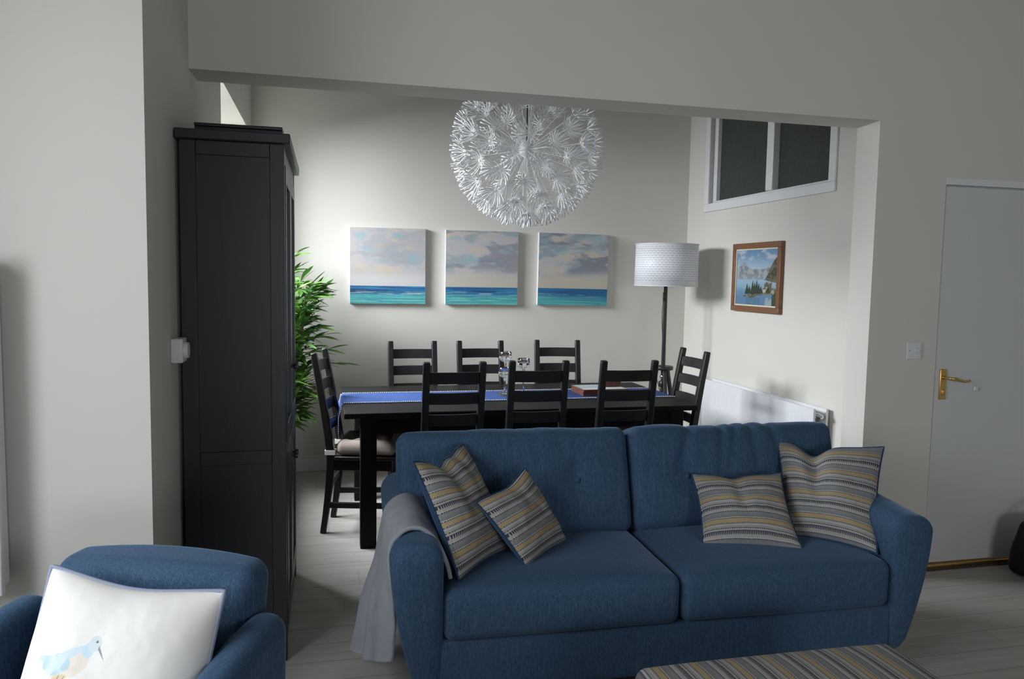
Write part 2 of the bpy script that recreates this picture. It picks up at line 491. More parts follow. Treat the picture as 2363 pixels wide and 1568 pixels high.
# ------------------------------------------------------------------ wall fittings
t = thing('light_switch', 'white square dimmer switch on wall left of the door', 'light switch', (2.864, YM, 1.140))
bm = bmesh.new(); rbox(bm, 0.044, 0.0045, 0.044, 0.004, (2, 2, 2), 3, (0, -0.0046, 0)); obj('plate', bm, PLASTIC, t)
bm = bmesh.new(); tube(bm, [(0.012, -0.009, 0), (0.012, -0.022, 0)], [0.0125, 0.011], 20); obj('dimmer_knob', bm, PLASTIC, t)
for sx in (-0.030, 0.030):
    bm = bmesh.new(); tube(bm, [(sx, -0.0085, 0), (sx, -0.010, 0)], 0.0035, 10); obj('screw', bm, CHROME, t)

t = thing('thermostat', 'white wall box with round dial beside the black cabinet', 'thermostat', (XL, 2.845, 1.20))
bm = bmesh.new(); rbox(bm, 0.02, 0.042, 0.042, 0.006, (2, 2, 2), 3, (0.0203, 0, 0)); obj('body', bm, PLASTIC, t)
bm = bmesh.new(); tube(bm, [(0.040, -0.006, 0), (0.054, -0.006, 0)], [0.030, 0.027], 28); obj('dial', bm, PLASTIC, t)

# tall panel radiator at the left edge
t = thing('panel_radiator', 'white upright panel radiator at the far left edge of the photo', 'radiator', (-1.147, YF, 0.54))
bm = bmesh.new(); rbox(bm, 0.25, 0.012, 0.485, 0.006, (4, 1, 4), 3, (0, -0.085, 0.485)); obj('front_panel', bm, RADW, t)
bm = bmesh.new(); rbox(bm, 0.24, 0.012, 0.475, 0.006, (4, 1, 4), 3, (0, -0.040, 0.485)); obj('rear_panel', bm, RADW, t)
for gx in (0.241, -0.241): obj('side_grille', nb((gx-0.003, gx+0.003, -0.080, -0.03, 0.02, 0.95)), RADW, t)
for zz in (0.15, 0.8):
    for gx in (-0.15, 0.12): obj('wall_bracket', nb((gx, gx+0.03, -0.03, -0.0005, zz, zz+0.04)), RADW, t)

# long horizontal radiator on the right wall
t = thing('panel_radiator', 'low white double panel radiator under the landscape painting', 'radiator', (XR, 0, 0))
ya, yb, zt, z0 = 3.90, 5.27, 0.735, 0.14
def ribbed(x, y0, y1):
    bm = bmesh.new()
    n = 42; prof = []
    m = 0.03
    prof.append((y0, 0.0)); prof.append((y0+m, 0.0))
    for i in range(n):
        c0 = y0+m+(y1-y0-2*m)*i/n; st = (y1-y0-2*m)/n
        prof += [(c0+st*0.18, 0.0), (c0+st*0.32, 0.0035), (c0+st*0.68, 0.0035), (c0+st*0.82, 0.0)]
    prof += [(y1-m, 0.0), (y1, 0.0)]
    zs = [(z0, 0), (z0+0.05, 0), (z0+0.075, 1), (zt-0.085, 1), (zt-0.06, 0), (zt, 0)]
    g = [[bm.verts.new((x + d*k, y, z)) for (y, d) in prof] for z, k in zs]
    for a, b in zip(g, g[1:]):
        for i in range(len(prof)-1): bm.faces.new((a[i], a[i+1], b[i+1], b[i]))
    bk = [[bm.verts.new((x+0.014, y, z)) for y in (y0, y1)] for z in (z0, zt)]
    bm.faces.new((bk[0][0], bk[1][0], bk[1][1], bk[0][1]))
    bm.faces.new([v for v in g[-1]] + [bk[1][1], bk[1][0]])
    bm.faces.new([v for v in g[0]] + [bk[0][1], bk[0][0]])
    bm.faces.new([r[0] for r in g] + [bk[1][0], bk[0][0]])
    bm.faces.new([r[-1] for r in g] + [bk[1][1], bk[0][1]])
    return bm
obj('front_panel', ribbed(-0.118, ya, yb), RADW, t, smooth=30)
obj('rear_panel', ribbed(-0.042, ya-0.012, yb-0.012), RADW, t, smooth=30)
bm = bmesh.new()
for zz in (zt-0.045, z0+0.045): tube(bm, [(-0.073, ya+0.02, zz), (-0.073, yb-0.02, zz)], 0.017, 12)
obj('header_pipe', bm, RADW, t)
bm = bmesh.new(); tube(bm, [(-0.073, ya+0.025, zt-0.045), (-0.073, ya-0.018, zt-0.045)], [0.016, 0.013], 14); tube(bm, [(-0.073, ya-0.018, zt-0.045), (-0.073, ya-0.024, zt-0.045)], 0.006, 8)
v = obj('bleed_plug', bm, CHROME, t); v['label'] = 'chrome bleed plug'
bm = bmesh.new(); tube(bm, [(-0.073, ya-0.03, 0.0), (-0.073, ya-0.03, z0+0.045), (-0.073, ya+0.02, z0+0.045)], 0.008, 10); obj('feed_pipe', bm, CHROME, t)
for yy in (4.2, 4.95): obj('wall_bracket', nb((-0.028, -0.0005, yy, yy+0.03, z0+0.05, zt-0.05)), RADW, t)

# ------------------------------------------------------------------ paintings
def paint_grid(w, h, nx, nz, fn):
    """grid in XZ facing -Y, coloured by fn(u, v) with u to the right, v upwards in 0..1"""
    bm = bmesh.new(); lay = bm.verts.layers.float_color.new('Col')
    g = []
    for j in range(nz+1):
        row = []
        for i in range(nx+1):
            vt = bm.verts.new((w*(i/nx-0.5), 0, h*(j/nz-0.5)))
            vt[lay] = (*fn(i/nx, j/nz), 1); row.append(vt)
        g.append(row)
    for j in range(nz):
        for i in range(nx): bm.faces.new((g[j][i], g[j][i+1], g[j+1][i+1], g[j+1][i]))
    return bm

def lerp(a, b, t):
    t = max(0, min(1, t)); return tuple(x+(y-x)*t for x, y in zip(a, b))
def sst(a, b, x):
    t = max(0, min(1, (x-a)/(b-a))); return t*t*(3-2*t)
def fb(x, y, s=0.0, o=4):
    return 0.5+0.5*noise.fractal(V((x, y, s)), 1.0, 2.0, o)

def seascape(k):
    def fn(u, v):
        hz = 0.235
        if v > hz:
            s = (v-hz)/(1-hz)
            warpx = fb(u*2, v*3, 3+k)*0.6
            a = fb(u*2.3+warpx+k*5, v*6+warpx, 1.3+k, 5)
            b_ = fb(u*3.2+k*3, v*8, 7.7+k, 4)
            c = lerp((0.62, 0.60, 0.60), (0.70, 0.62, 0.52), sst(0.45, 0.75, b_))
            c = lerp(c, (0.36, 0.44, 0.49), (0.35, 0.75, 0.95)[k]*sst(0.42, 0.62, a)*sst(0.12, 0.35, s))
            c = lerp(c, (0.30, 0.31, 0.36), (0.25, 0.75, 0.95)[k]*sst(0.50, 0.62, fb(u*2+9, v*7+k, 4.2))*sst(0.18, 0.4, s))
            c = lerp(c, (0.36, 0.58, 0.64), 0.55*sst(0.6, 0.75, fb(u*4+k*2, v*9, 11.1))*sst(0.3, 0.5, s))
            low = 1-sst(0.10, 0.30, s+0.1*(b_-0.5))
            c = lerp(c, ((0.74, 0.72, 0.70), (0.68, 0.64, 0.53), (0.66, 0.61, 0.48))[k], low)
            return tuple(x*0.80 for x in c)
        s = v/hz
        st = fb(u*1.3+k, v*55, 2+k, 4); st2 = fb(u*3, v*110, 5+k, 3)
        deep = lerp((0.02, 0.10, 0.26), (0.03, 0.24, 0.42), sst(0.35, 0.65, st))
        deep = lerp(deep, (0.008, 0.02, 0.09), ((0.95*(1-u)*sst(0.5, 0.62, s)*(1-sst(0.74, 0.86, s))), 0.6*math.exp(-((u-0.5)/0.22)**2)*sst(0.66, 0.74, s)*(1-sst(0.8, 0.86, s)), 0.9*u*sst(0.35, 0.5, s))[k])
        teal = lerp((0.07, 0.36, 0.38), (0.16, 0.52, 0.46), sst(0.4, 0.7, st))
        c = lerp(teal, deep, sst(0.42, 0.66, s + 0.35*(st-0.5)))
        c = lerp(c, (0.55, 0.68, 0.68), 0.8*sst(0.60, 0.72, st2)*math.exp(-((s-0.60)/0.09)**2))
        c = lerp(c, (0.02, 0.14, 0.30), 0.5*sst(0.6, 0.7, fb(u*2, v*70, 9+k)))
        if k == 2: c = lerp(c, (0.02, 0.16, 0.33), 0.7*u*sst(0.15, 0.4, s))
        return c
    return fn

CANV = vcol('painted_canvas', 0.75, 0.10, 700, 0.25)
EDGE = plain('canvas_edge_white', (0.66, 0.65, 0.63), 0.8)
lab = ['pale sky with dark streaked sea at lower left, leftmost of three canvases', 'canvas seascape with blue grey cloud at centre, middle of the three', 'canvas seascape with darkest grey sky, right canvas nearest the floor lamp']
for k, (x0, x1) in enumerate(((0.163, 0.723), (0.874, 1.441), (1.604, 2.182))):
    t = thing('canvas_painting', lab[k] if k else 'canvas seascape with '+lab[0], 'painting', ((x0+x1)/2, YB-0.0005, 1.541), 0, 'seascape canvases on the back wall')
    wv = (x1-x0); hv = 0.566
    obj('stretcher', nb((-wv/2, wv/2, -0.036, 0, -hv/2, hv/2)), EDGE, t, bevel=0.003)
    o = obj('painted_face', paint_grid(wv-0.004, hv-0.004, 150, 190, seascape(k)), CANV, t); o.location = (0, -0.0368, 0)
    if k == 2: t.rotation_euler = (0, math.radians(0.5), 0)

def lake(u, v):
    def cloud(): return sst(0.48, 0.68, fb(u*3, v*5, 3.3, 5))
    c = lerp((0.42, 0.60, 0.70), (0.12, 0.30, 0.52), sst(0.55, 1.0, v))
    c = lerp(c, (0.60, 0.66, 0.68), 0.75*cloud())
    ridge = 0.66 + 0.10*math.exp(-((u-0.17)/0.08)**2) + 0.03*math.exp(-((u-0.5)/0.06)**2) + 0.03*math.sin(u*9) + 0.04*(fb(u*14, 0, 2, 4)-0.5)
    if v < ridge and v > 0.46:
        c = lerp((0.22, 0.26, 0.28), (0.38, 0.42, 0.43), sst(0.4, 0.6, fb(u*9+v*7, v*9-u*6, 5, 4)))
        c = lerp(c, (0.34, 0.44, 0.48), 0.4*(1-sst(0.46, 0.6, v)))
    hill = 0.40 + 0.46*sst(0.62, 1.0, u) + 0.04*(fb(u*12, 1, 8)-0.5)
    if v < hill and u > 0.56 and v > 0.40:
        c = lerp((0.06, 0.075, 0.035), (0.17, 0.16, 0.07), sst(0.4, 0.62, fb(u*12, v*12, 6, 4)))
    lake_top = 0.465 - 0.05*sst(0.62, 0.95, u)
    if v < lake_top:
        c = lerp((0.09, 0.24, 0.42), (0.30, 0.50, 0.64), sst(0.12, 0.46, v + 0.08*(fb(u*4, v*26, 4)-0.5)))
    # spit of land
    land = 0.175+0.10*sst(0.2, 0.75, u)
    if u > 0.19 and land-0.055*sst(0.18, 0.45, u)-0.02 < v < land+0.035*sst(0.45, 0.9, u):
        c = lerp((0.10, 0.10, 0.04), (0.26, 0.21, 0.12), sst(0.4, 0.6, fb(u*16, v*30, 2, 3)))
    if u > 0.70 and 0.22 < v < 0.42 and fb(u*8, v*10, 15, 3) > 0.42:
        c = lerp((0.13, 0.12, 0.07), (0.42, 0.38, 0.32), sst(0.45, 0.6, fb(u*15, v*15, 9, 3)))
    for tx_, tb, th_ in ((0.28, 0.20, 0.20), (0.34, 0.21, 0.14), (0.42, 0.20, 0.26), (0.47, 0.21, 0.22), (0.52, 0.21, 0.26), (0.57, 0.21, 0.20), (0.62, 0.22, 0.13), (0.79, 0.23, 0.12)):
        s = (v-tb)/th_
        if 0 <= s <= 1 and abs(u-tx_) < 0.055*(1-s)*(0.75+0.5*fb(u*40, v*40, 3, 2)):
            c = lerp((0.012, 0.03, 0.015), (0.05, 0.085, 0.04), fb(u*40, v*40, 7, 2))
    if 0.67 < u < 0.735 and 0.235 < v < 0.29: c = (0.55, 0.47, 0.33)
    if 0.66 < u < 0.745 and 0.29 <= v < 0.318-abs(u-0.70)*0.3: c = (0.20, 0.11, 0.06)
    if v < 0.15 and u > 0.72 and fb(u*30, v*8, 1, 2) > 0.5: c = lerp(c, (0.5, 0.5, 0.47), 0.6)
    if v < 0.22 and 0.25 < u < 0.6 and v < 0.14: c = lerp(c, (0.03, 0.08, 0.14), 0.5*fb(u*20, v*6, 12, 2))
    if u > 0.88 and v < 0.26-abs(u-1.0)*0.6: c = (0.05, 0.075, 0.03)
    g = 0.3*c[0]+0.5*c[1]+0.2*c[2]
    return tuple(0.85*(x*0.78+g*0.22) for x in c)

t = thing('framed_painting', 'brown framed lake and mountain painting on wall above the radiator', 'painting', (XR-0.0005, 4.75, 1.500), -PI/2)
fw, fh, fr = 0.610, 0.476, 0.040
def frame_bm(w, h, f, y0, y1):
    return nb((-w/2, w/2, y0, y1, -h/2, -h/2+f), (-w/2, w/2, y0, y1, h/2-f, h/2), (-w/2, -w/2+f, y0, y1, -h/2+f, h/2-f), (w/2-f, w/2, y0, y1, -h/2+f, h/2-f))
obj('frame', frame_bm(fw, fh, fr, -0.030, 0), WOODFR, t, bevel=0.004)
sl = obj('slip', frame_bm(fw-2*fr, fh-2*fr, 0.009, -0.022, -0.002), plain('cream_slip', (0.68, 0.62, 0.48), 0.6), t); sl['label'] = 'cream inner edge'
o = obj('picture', paint_grid(fw-2*fr-0.012, fh-2*fr-0.012, 240, 190, lake), CANV, t); o.location = (0, -0.015, 0)
bm = nb((-fw/2+0.02, fw/2-0.02, -0.012, 0, -fh/2+0.02, fh/2-0.02)); obj('backing', bm, EDGE, t)

# ------------------------------------------------------------------ black cabinet
cx0, cx1, cy0, cy1, cz = -0.505, -0.150, 2.935, 3.82, 1.97
t = thing('display_cabinet', 'tall black wood cabinet with glass doors against left wall', 'cabinet', (0, 0, 0))
bm = nb((cx0, cx0+0.055, cy0, cy0+0.03, 0, cz-0.035), (cx1-0.050, cx1, cy0, cy0+0.045, 0, cz-0.035), (cx0+0.055, cx1-0.050, cy0+0.0015, cy0+0.03, cz-0.085, cz-0.035), (cx0+0.055, cx1-0.050, cy0+0.003, cy0+0.028, 0.765, 0.815), (cx0+0.055, cx1-0.05, cy0+0.001, cy0+0.03, 0.08, 0.14),
        (cx0, cx0+0.05, cy1-0.03, cy1, 0, cz-0.035), (cx1-0.050, cx1, cy1-0.045, cy1, 0, cz-0.035))
obj('side_frame', bm, CABWOOD, t, bevel=0.002)
obj('side_panel', nb((cx0+0.05, cx1-0.045, cy0+0.010, cy0+0.022, 0.10, cz-0.06), (cx0+0.05, cx1-0.045, cy1-0.022, cy1-0.010, 0.10, cz-0.06)), CABWOOD, t)
obj('back_panel', nb((cx0, cx0+0.010, cy0+0.03, cy1-0.03, 0.08, cz-0.04)), CABWOOD, t)
for q in (0.09, 0.80, 1.20, 1.56): obj('shelf', nb((cx0+0.01, cx1-0.03, cy0+0.03, cy1-0.03, q, q+0.018)), CABWOOD, t)
obj('cornice', nb((cx0-0.012, cx1+0.022, cy0-0.022, cy1+0.022, cz-0.035, cz)), CABWOOD, t, bevel=0.004)
for q0, q1 in ((cz-0.10, cz-0.035), (0.06, 0.12), (0.800, 0.825)): obj('face_rail', nb((cx1-0.02, cx1-0.002, cy0+0.045, cy1-0.045, q0, q1)), CABWOOD, t, bevel=0.002)
ym = (cy0+cy1)/2
for (d0, d1, kn) in ((cy0+0.047, ym-0.0015, -1), (ym+0.0015, cy1-0.047, 1)):
    za, zb_ = 0.828, cz-0.103; f = 0.062
    d = obj('door', nb((cx1-0.018, cx1+0.003, d0, d0+f, za, zb_), (cx1-0.018, cx1+0.003, d1-f, d1, za, zb_), (cx1-0.018, cx1+0.003, d0+f, d1-f, za, za+f), (cx1-0.018, cx1+0.003, d0+f, d1-f, zb_-f, zb_)), CABWOOD, t, bevel=0.002)
    g = obj('glass', nb((cx1-0.012, cx1-0.008, d0+f, d1-f, za+f, zb_-f)), DARKGLASS, d)
    bm = bmesh.new(); ky = d1-0.03 if kn < 0 else d0+0.03
    tube(bm, [(cx1+0.002, ky, 1.08), (cx1+0.012, ky, 1.08), (cx1+0.018, ky, 1.08), (cx1+0.028, ky, 1.08)], [0.006, 0.006, 0.014, 0.012], 14)
    obj('knob', bm, BLACKMETAL, d)
    za, zb_ = 0.123, 0.797
    d = obj('lower_door', nb((cx1-0.018, cx1+0.003, d0, d0+f, za, zb_), (cx1-0.018, cx1+0.003, d1-f, d1, za, zb_), (cx1-0.018, cx1+0.003, d0+f, d1-f, za, za+f), (cx1-0.018, cx1+0.003, d0+f, d1-f, zb_-f, zb_), (cx1-0.012, cx1-0.006, d0+f, d1-f, za+f, zb_-f)), CABWOOD, t, bevel=0.002)
    bm = bmesh.new()
    tube(bm, [(cx1+0.002, ky, 0.70), (cx1+0.012, ky, 0.70), (cx1+0.018, ky, 0.70), (cx1+0.028, ky, 0.70)], [0.006, 0.006, 0.014, 0.012], 14)
    obj('knob', bm, BLACKMETAL, d)
t = thing('storage_case', 'flat black case lying on top of the tall cabinet', 'case', (-0.312, 3.25, cz+0.0005))
bm = bmesh.new(); rbox(bm, 0.152, 0.24, 0.013, 0.004, (4, 4, 1), 2, (0, 0, 0.013)); obj('body', bm, CABWOOD, t)
bm = bmesh.new(); rbox(bm, 0.153, 0.241, 0.006, 0.003, (4, 4, 1), 2, (0, 0, 0.0325)); obj('lid', bm, CABWOOD, t)

# ------------------------------------------------------------------ dining table
t = thing('dining_table', 'long black rectangular dining table behind the blue sofa', 'table', (0, 0, 0))
tx0, tx1, ty0, ty1, tz = 0.086, 2.120, 4.09, 5.10, 0.74
obj('tabletop', nb((tx0, tx1, ty0, ty1, tz-0.03, tz)), TABLEWOOD, t, bevel=0.004)
lw = 0.086
for lx in (tx0+0.085, tx1-0.085-lw):
    for ly in (ty0+0.012, ty1-0.012-lw):
        obj('leg', nb((lx, lx+lw, ly, ly+lw, 0, tz-0.031)), TABLEWOOD, t, bevel=0.004)
ap = 0.085
bm = nb((tx0+0.085+lw, tx1-0.085-lw, ty0+0.018, ty0+0.040, tz-0.031-ap, tz-0.031)); obj('apron', bm, TABLEWOOD, t)
bm = nb((tx0+0.085+lw, tx1-0.085-lw, ty1-0.040, ty1-0.018, tz-0.031-ap, tz-0.031)); obj('apron', bm, TABLEWOOD, t)
for ax in (tx0+0.095, tx1-0.117):
    obj('apron', nb((ax, ax+0.022, ty0+0.012+lw, ty1-0.012-lw, tz-0.031-ap, tz-0.031)), TABLEWOOD, t)

# runner
def runner():
    t = thing('table_runner', 'royal blue runner with white stitched edges along the dining table', 'table runner', (0, 0, 0))
    y0, y1 = 4.408, 4.778; z = tz+0.0025
    path = [(tx0-0.010, 0.545), (tx0-0.012, 0.60), (tx0-0.010, 0.66), (tx0-0.0075, 0.715), (tx0-0.004, tz-0.006), (tx0+0.002, z-0.0006), (tx0+0.012, z)]
    n = 44
    path += [(tx0+0.012+(tx1-tx0-0.024)*i/n, z) for i in range(1, n+1)]
    path += [(tx1-0.002, z-0.0006), (tx1+0.004, tz-0.006), (tx1+0.0075, 0.715), (tx1+0.010, 0.66), (tx1+0.011, 0.60), (tx1+0.009, 0.56)]
    bm = bmesh.new(); m = 10; gr = []
    for i, (x, zz) in enumerate(path):
        row = []
        for j in range(m+1):
            yy = y0+(y1-y0)*j/m + 0.004*math.sin(x*5)+0.002*math.sin(x*17)
            xx = x
            if zz < 0.70: xx += (-1 if x < 1 else 1)*0.006*(1+math.sin(j*1.3+1))
            row.append((xx, yy, zz))
        gr.append(row)
    vs_ = [[bm.verts.new(p) for p in r] for r in gr]
    for a, b in zip(vs_, vs_[1:]):
        for j in range(m): bm.faces.new((a[j], a[j+1], b[j+1], b[j]))
    o = obj('cloth', bm, RUNNER, t, smooth=180)
    so = o.modifiers.new('thick', 'SOLIDIFY'); so.thickness = 0.0016; so.offset = 1
    for j in (0, m):
        pts = [V(r[j]) for r in gr]; bm = bmesh.new(); k = 0; acc = 0.0; step = 0.0115
        for a, b in zip(pts, pts[1:]):
            L = (b-a).length; d = (b-a).normalized()
            while acc < L:
                c = a+d*acc
                up_ = V((0, 0, 1)) if abs(d.z) < 0.5 else V((1 if c.x > 1 else -1, 0, 0))
                c = c+up_*0.0025
                s = d*0.0030; q = V((0, 1, 0))*0.0036; e = up_*0.0025
                vv = [bm.verts.new(c + sx*s + sy*q + sz*e) for sx in (-1, 1) for sy in (-1, 1) for sz in (-1, 1)]
                for f in ((0, 1, 3, 2), (4, 6, 7, 5), (0, 4, 5, 1), (2, 3, 7, 6), (0, 2, 6, 4), (1, 5, 7, 3)):
                    bm.faces.new([vv[i] for i in f])
                acc += step
            acc -= L
        e = obj('edge_stitching', bm, WHITECOT, t, smooth=0); e['label'] = 'white stitched edge'
runner()

# glass candle holders
def candle(loc, h, label):
    t = thing('candle_holder', label, 'candle holder', loc, 0, 'glass candle holders')
    bm = bmesh.new()
    lathe(bm, [(0.040, 0), (0.042, 0.003), (0.036, 0.006), (0.014, 0.011), (0.006, 0.020), (0.0048, 0.05), (0.0045, h*0.55), (0.006, h-0.085), (0.010, h-0.066)], 28)
    obj('stem', bm, GLASS, t, smooth=60)
    bm = bmesh.new()
    lathe(bm, [(0.006, h-0.0655), (0.018, h-0.062), (0.034, h-0.052), (0.039, h-0.040), (0.038, h-0.014), (0.038, h-0.001), (0.0365, h), (0.035, h-0.002), (0.034, h-0.016), (0.029, h-0.026), (0.008, h-0.028)], 28)
    obj('cup', bm, GLASS, t, smooth=60)
candle((1.085, 4.66, tz+0.0045), 0.262, 'tallest glass candle holder, standing behind the other two on the runner')
candle((1.062, 4.575, tz+0.0045), 0.175, 'shortest clear glass candle holder, left one on the blue runner')
candle((1.197, 4.635, tz+0.0045), 0.222, 'glass candle holder furthest right of three on the runner')

# placemats and coasters
def matface(u, v):
    c = lerp((0.50, 0.48, 0.43), (0.30, 0.42, 0.46), sst(0.4, 0.6, fb(u*2, v*6, 2)))
    if v < 0.4: c = lerp(c, (0.56, 0.53, 0.47), 0.7)
    if 0.45 < v < 0.6: c = lerp(c, (0.22, 0.38, 0.44), 0.6)
    return c
random.seed(3)
for i in range(6):
    t = thing('placemat', 'pictured placemat on top of the stack on the runner' if i == 5 else 'brown edged placemat number %s from the bottom of the stack' % ('one', 'two', 'three', 'four', 'five')[i], 'placemat', (1.689+random.uniform(-.003, .003), 4.592+random.uniform(-.003, .003), tz+0.0055+i*0.0066), math.radians(1.5+random.uniform(-1, 1)), 'placemats stacked on the table')
    obj('board', nb((-0.150, 0.150, -0.112, 0.112, 0, 0.0062)), CORK, t, bevel=0.001)
    if i == 5:
        bm = bmesh.new(); g = paint_grid(0.288, 0.212, 40, 30, matface)
        for v_ in g.verts: v_.co = V((v_.co.x, v_.co.z, 0.0064))
        bm.free(); obj('printed_face', g, CANV, t)
for i in range(6):
    t = thing('coaster', 'brown coaster topmost of the small stack on the placemats' if i == 5 else 'brown coaster number %s from the bottom of the small stack' % ('one', 'two', 'three', 'four', 'five')[i], 'coaster', (1.775+random.uniform(-.002, .002), 4.635+random.uniform(-.002, .002), tz+0.0460+i*0.0056), math.radians(1.5+random.uniform(-2, 2)), 'coasters stacked on the placemats')
    obj('board', nb((-0.052, 0.052, -0.052, 0.052, 0, 0.0053)), CORK, t, bevel=0.0008)

# ------------------------------------------------------------------ dining chairs
def make_chair():
    t = thing('dining_chair', '', 'chair', (0, 0, 0), 0, 'ladder back chairs around the dining table')
    hw = 0.1475
    posty = lambda z: -0.185 - 0.095*max(0, (z-0.45)/0.58)**1.15 if z > 0.45 else -0.185 - 0.045*((0.45-z)/0.45)**1.6
    for s in (-1, 1):
        bm = bmesh.new()
        pts = [(s*hw, posty(z), z) for z in (0, 0.1, 0.2, 0.3, 0.4, 0.45, 0.55, 0.7, 0.85, 1.0, 1.03)]
        sweep_x(bm, pts, 0.036, [0.032, 0.034, 0.037, 0.041, 0.045, 0.046, 0.044, 0.040, 0.036, 0.033, 0.030])
        obj('leg', bm, BLACKWOOD, t, smooth=25, bevel=0.005)
        bm = bmesh.new(); sweep_x(bm, [(s*0.172, 0.182, 0), (s*0.172, 0.182, 0.425)], 0.036, [0.034, 0.038])
        obj('leg', bm, BLACKWOOD, t, smooth=25, bevel=0.004)
        bm = bmesh.new(); a = V((s*0.153, posty(0.2)+0.01, 0.165)); b = V((s*0.170, 0.175, 0.165))
        for z_, q in ((0.165, 0),):
            vv = []
            for p in (a, b):
                vv.append([bm.verts.new(p+V((sx*0.009, 0, sz*0.016))) for sx, sz in ((-1, -1), (1, -1), (1, 1), (-1, 1))])
            for k in range(4): bm.faces.new((vv[0][k], vv[0][(k+1) % 4], vv[1][(k+1) % 4], vv[1][k]))
            bm.faces.new(vv[0][::-1]); bm.faces.new(vv[1])
        obj('stretcher', bm, BLACKWOOD, t, bevel=0.002)
    obj('stretcher', nb((-0.158, 0.158, 0.0, 0.018, 0.150, 0.180)), BLACKWOOD, t, bevel=0.002)
    obj('stretcher', nb((-hw+0.017, hw-0.017, posty(0.28)-0.009, posty(0.28)+0.009, 0.262, 0.292)), BLACKWOOD, t, bevel=0.002)
    for z in (0.945, 0.835, 0.718, 0.600):
        bm = bmesh.new(); y = posty(z)
        bow(bm, -hw+0.010, hw-0.010, y, z, -0.016, 0.016, 0.062 if z > 0.7 else 0.056, -0.005)
        obj('slat', bm, BLACKWOOD, t, smooth=30, bevel=0.003)
    # seat and apron
    bm = bmesh.new(); prism(bm, [(-0.170, -0.165), (0.170, -0.165), (0.192, 0.205), (-0.192, 0.205)], 0.427, 0.448)
    obj('seat', bm, BLACKWOOD, t, bevel=0.005)
    bm = bmesh.new(); prism(bm, [(-0.150, -0.170), (0.150, -0.170), (0.174, 0.190), (-0.174, 0.190)], 0.365, 0.426)
    obj('seat_rail', bm, BLACKWOOD, t, bevel=0.003)
    return t

def cushion_fn(p):
    x, y = p.x/0.185, p.y/0.18
    tp = p.z > 0
    e = max(0, (1-abs(x)**3))*max(0, (1-abs(y)**3))
    p = p.copy(); xw = abs(math.sin(x*4.2+1.57))*abs(math.sin(y*4.2+1.57))
    p.z += (0.026*e if tp else -0.002*e)
    if tp:
        for dx, dy in ((0, 0), (-0.45, -0.45), (0.45, -0.45), (-0.45, 0.45), (0.45, 0.45)):
            d2 = (x-dx)**2+(y-dy)**2
            p.z -= 0.034*math.exp(-d2/0.035)
            an = math.atan2(y-dy, x-dx)
            p.z -= 0.010*math.exp(-d2/0.16)*abs(math.cos(2.5*an))
        p.z += 0.004*noise.noise(V((x*3, y*3, 1)))
    k = 1-0.05*(1-abs(y)**2)*(abs(x) > 0.8)
    p.x *= k; p.y *= 1-0.05*(1-abs(x)**2)*(abs(y) > 0.8)
    p.x *= 1 + 0.06*y
    return p
def make_cushion():
    t = thing('seat_cushion', '', 'cushion', (0, 0, 0), 0, 'tufted seat cushions on the dining chairs')
    bm = bmesh.new(); rbox(bm, 0.178, 0.172, 0.040, 0.036, (26, 26, 2), 5, (0, 0.012, 0.043), cushion_fn)
    obj('pad', bm, BEIGE, t, smooth=180)
    for dx, dy in ((0, 0), (-0.45, -0.45), (0.45, -0.45), (-0.45, 0.45), (0.45, 0.45)):
        bm = bmesh.new(); rbox(bm, 0.007, 0.007, 0.004, 0.0035, (1, 1, 1), 3, (dx*0.178, dy*0.172+0.012, 0.070)); obj('tuft_button', bm, BEIGE, t)
    for s in (-1, 1):
        bm = bmesh.new()
        cx_, cy_ = s*0.1475, -0.187
        # strap looped round the rear post
        a, b = 0.0195, 0.0265
        for (x0, x1, y0, y1) in ((cx_-a-0.003, cx_+a+0.003, cy_-b-0.003, cy_-b), (cx_-a-0.003, cx_-a, cy_-b, cy_+b), (cx_+a, cx_+a+0.003, cy_-b, cy_+b), (cx_-a-0.003, cx_+a+0.003, cy_+b, cy_+b+0.003)):
            box(bm, x0, x1, y0, y1, 0.008, 0.034)
        o = obj('tie', bm, WHITECOT, t); o['label'] = 'white tie'
    return t

chair0 = make_chair(); cush0 = make_cushion()
# (x, y) of the back top centre, facing angle (local +Y towards the table)
CH = [
 (0.643, 3.905, 0.02, 'black ladder back chair at near side of table, left of three behind sofa', 'beige tufted cushion on the near left chair, mostly behind the sofa'),
 (1.102, 3.930, -0.03, 'black ladder back chair at near side of table, middle of three behind sofa', 'beige tufted cushion on the near middle chair, hidden behind sofa top'),
 (1.605, 3.900, -0.02, 'black ladder back chair at near side of table, in front of the placemats', 'beige tufted cushion on the chair in front of the placemats'),
 (0.561, 5.195, PI+0.02, 'black ladder back chair at far side of table, below the left canvas', 'beige tufted cushion on the far chair below the left canvas'),
 (1.031, 5.215, PI+0.02, 'black ladder back chair at far side of table, below the middle canvas', 'beige tufted cushion on the far chair below the middle canvas'),
 (1.601, 5.255, PI-0.10, 'black ladder back chair at far side of table, below the right canvas', 'beige tufted cushion on the far chair below the right canvas'),
 (-0.044, 4.560, -PI/2-0.20, 'black ladder back chair at the left end of the table beside the plant', 'beige tufted cushion with white ties on the chair at the left end'),
 (2.297, 4.500, PI/2+0.06, 'black ladder back chair at the right end of table beside the radiator', 'beige tufted cushion on the chair at the right end of the table'),
]
for i, (x, y, a, lb, lc) in enumerate(CH):
    o = chair0 if i == 0 else copy_tree(chair0)
    # the back top sits at local y = -0.28
    ox, oy = x - math.sin(a)*0.28, y + math.cos(a)*0.28
    o.location = (ox, oy, 0); o.rotation_euler = (0, 0, a); o['label'] = lb
    c = cush0 if i == 0 else copy_tree(cush0)
    c.location = (ox, oy, 0.4485); c.rotation_euler = (0, 0, a); c['label'] = lc

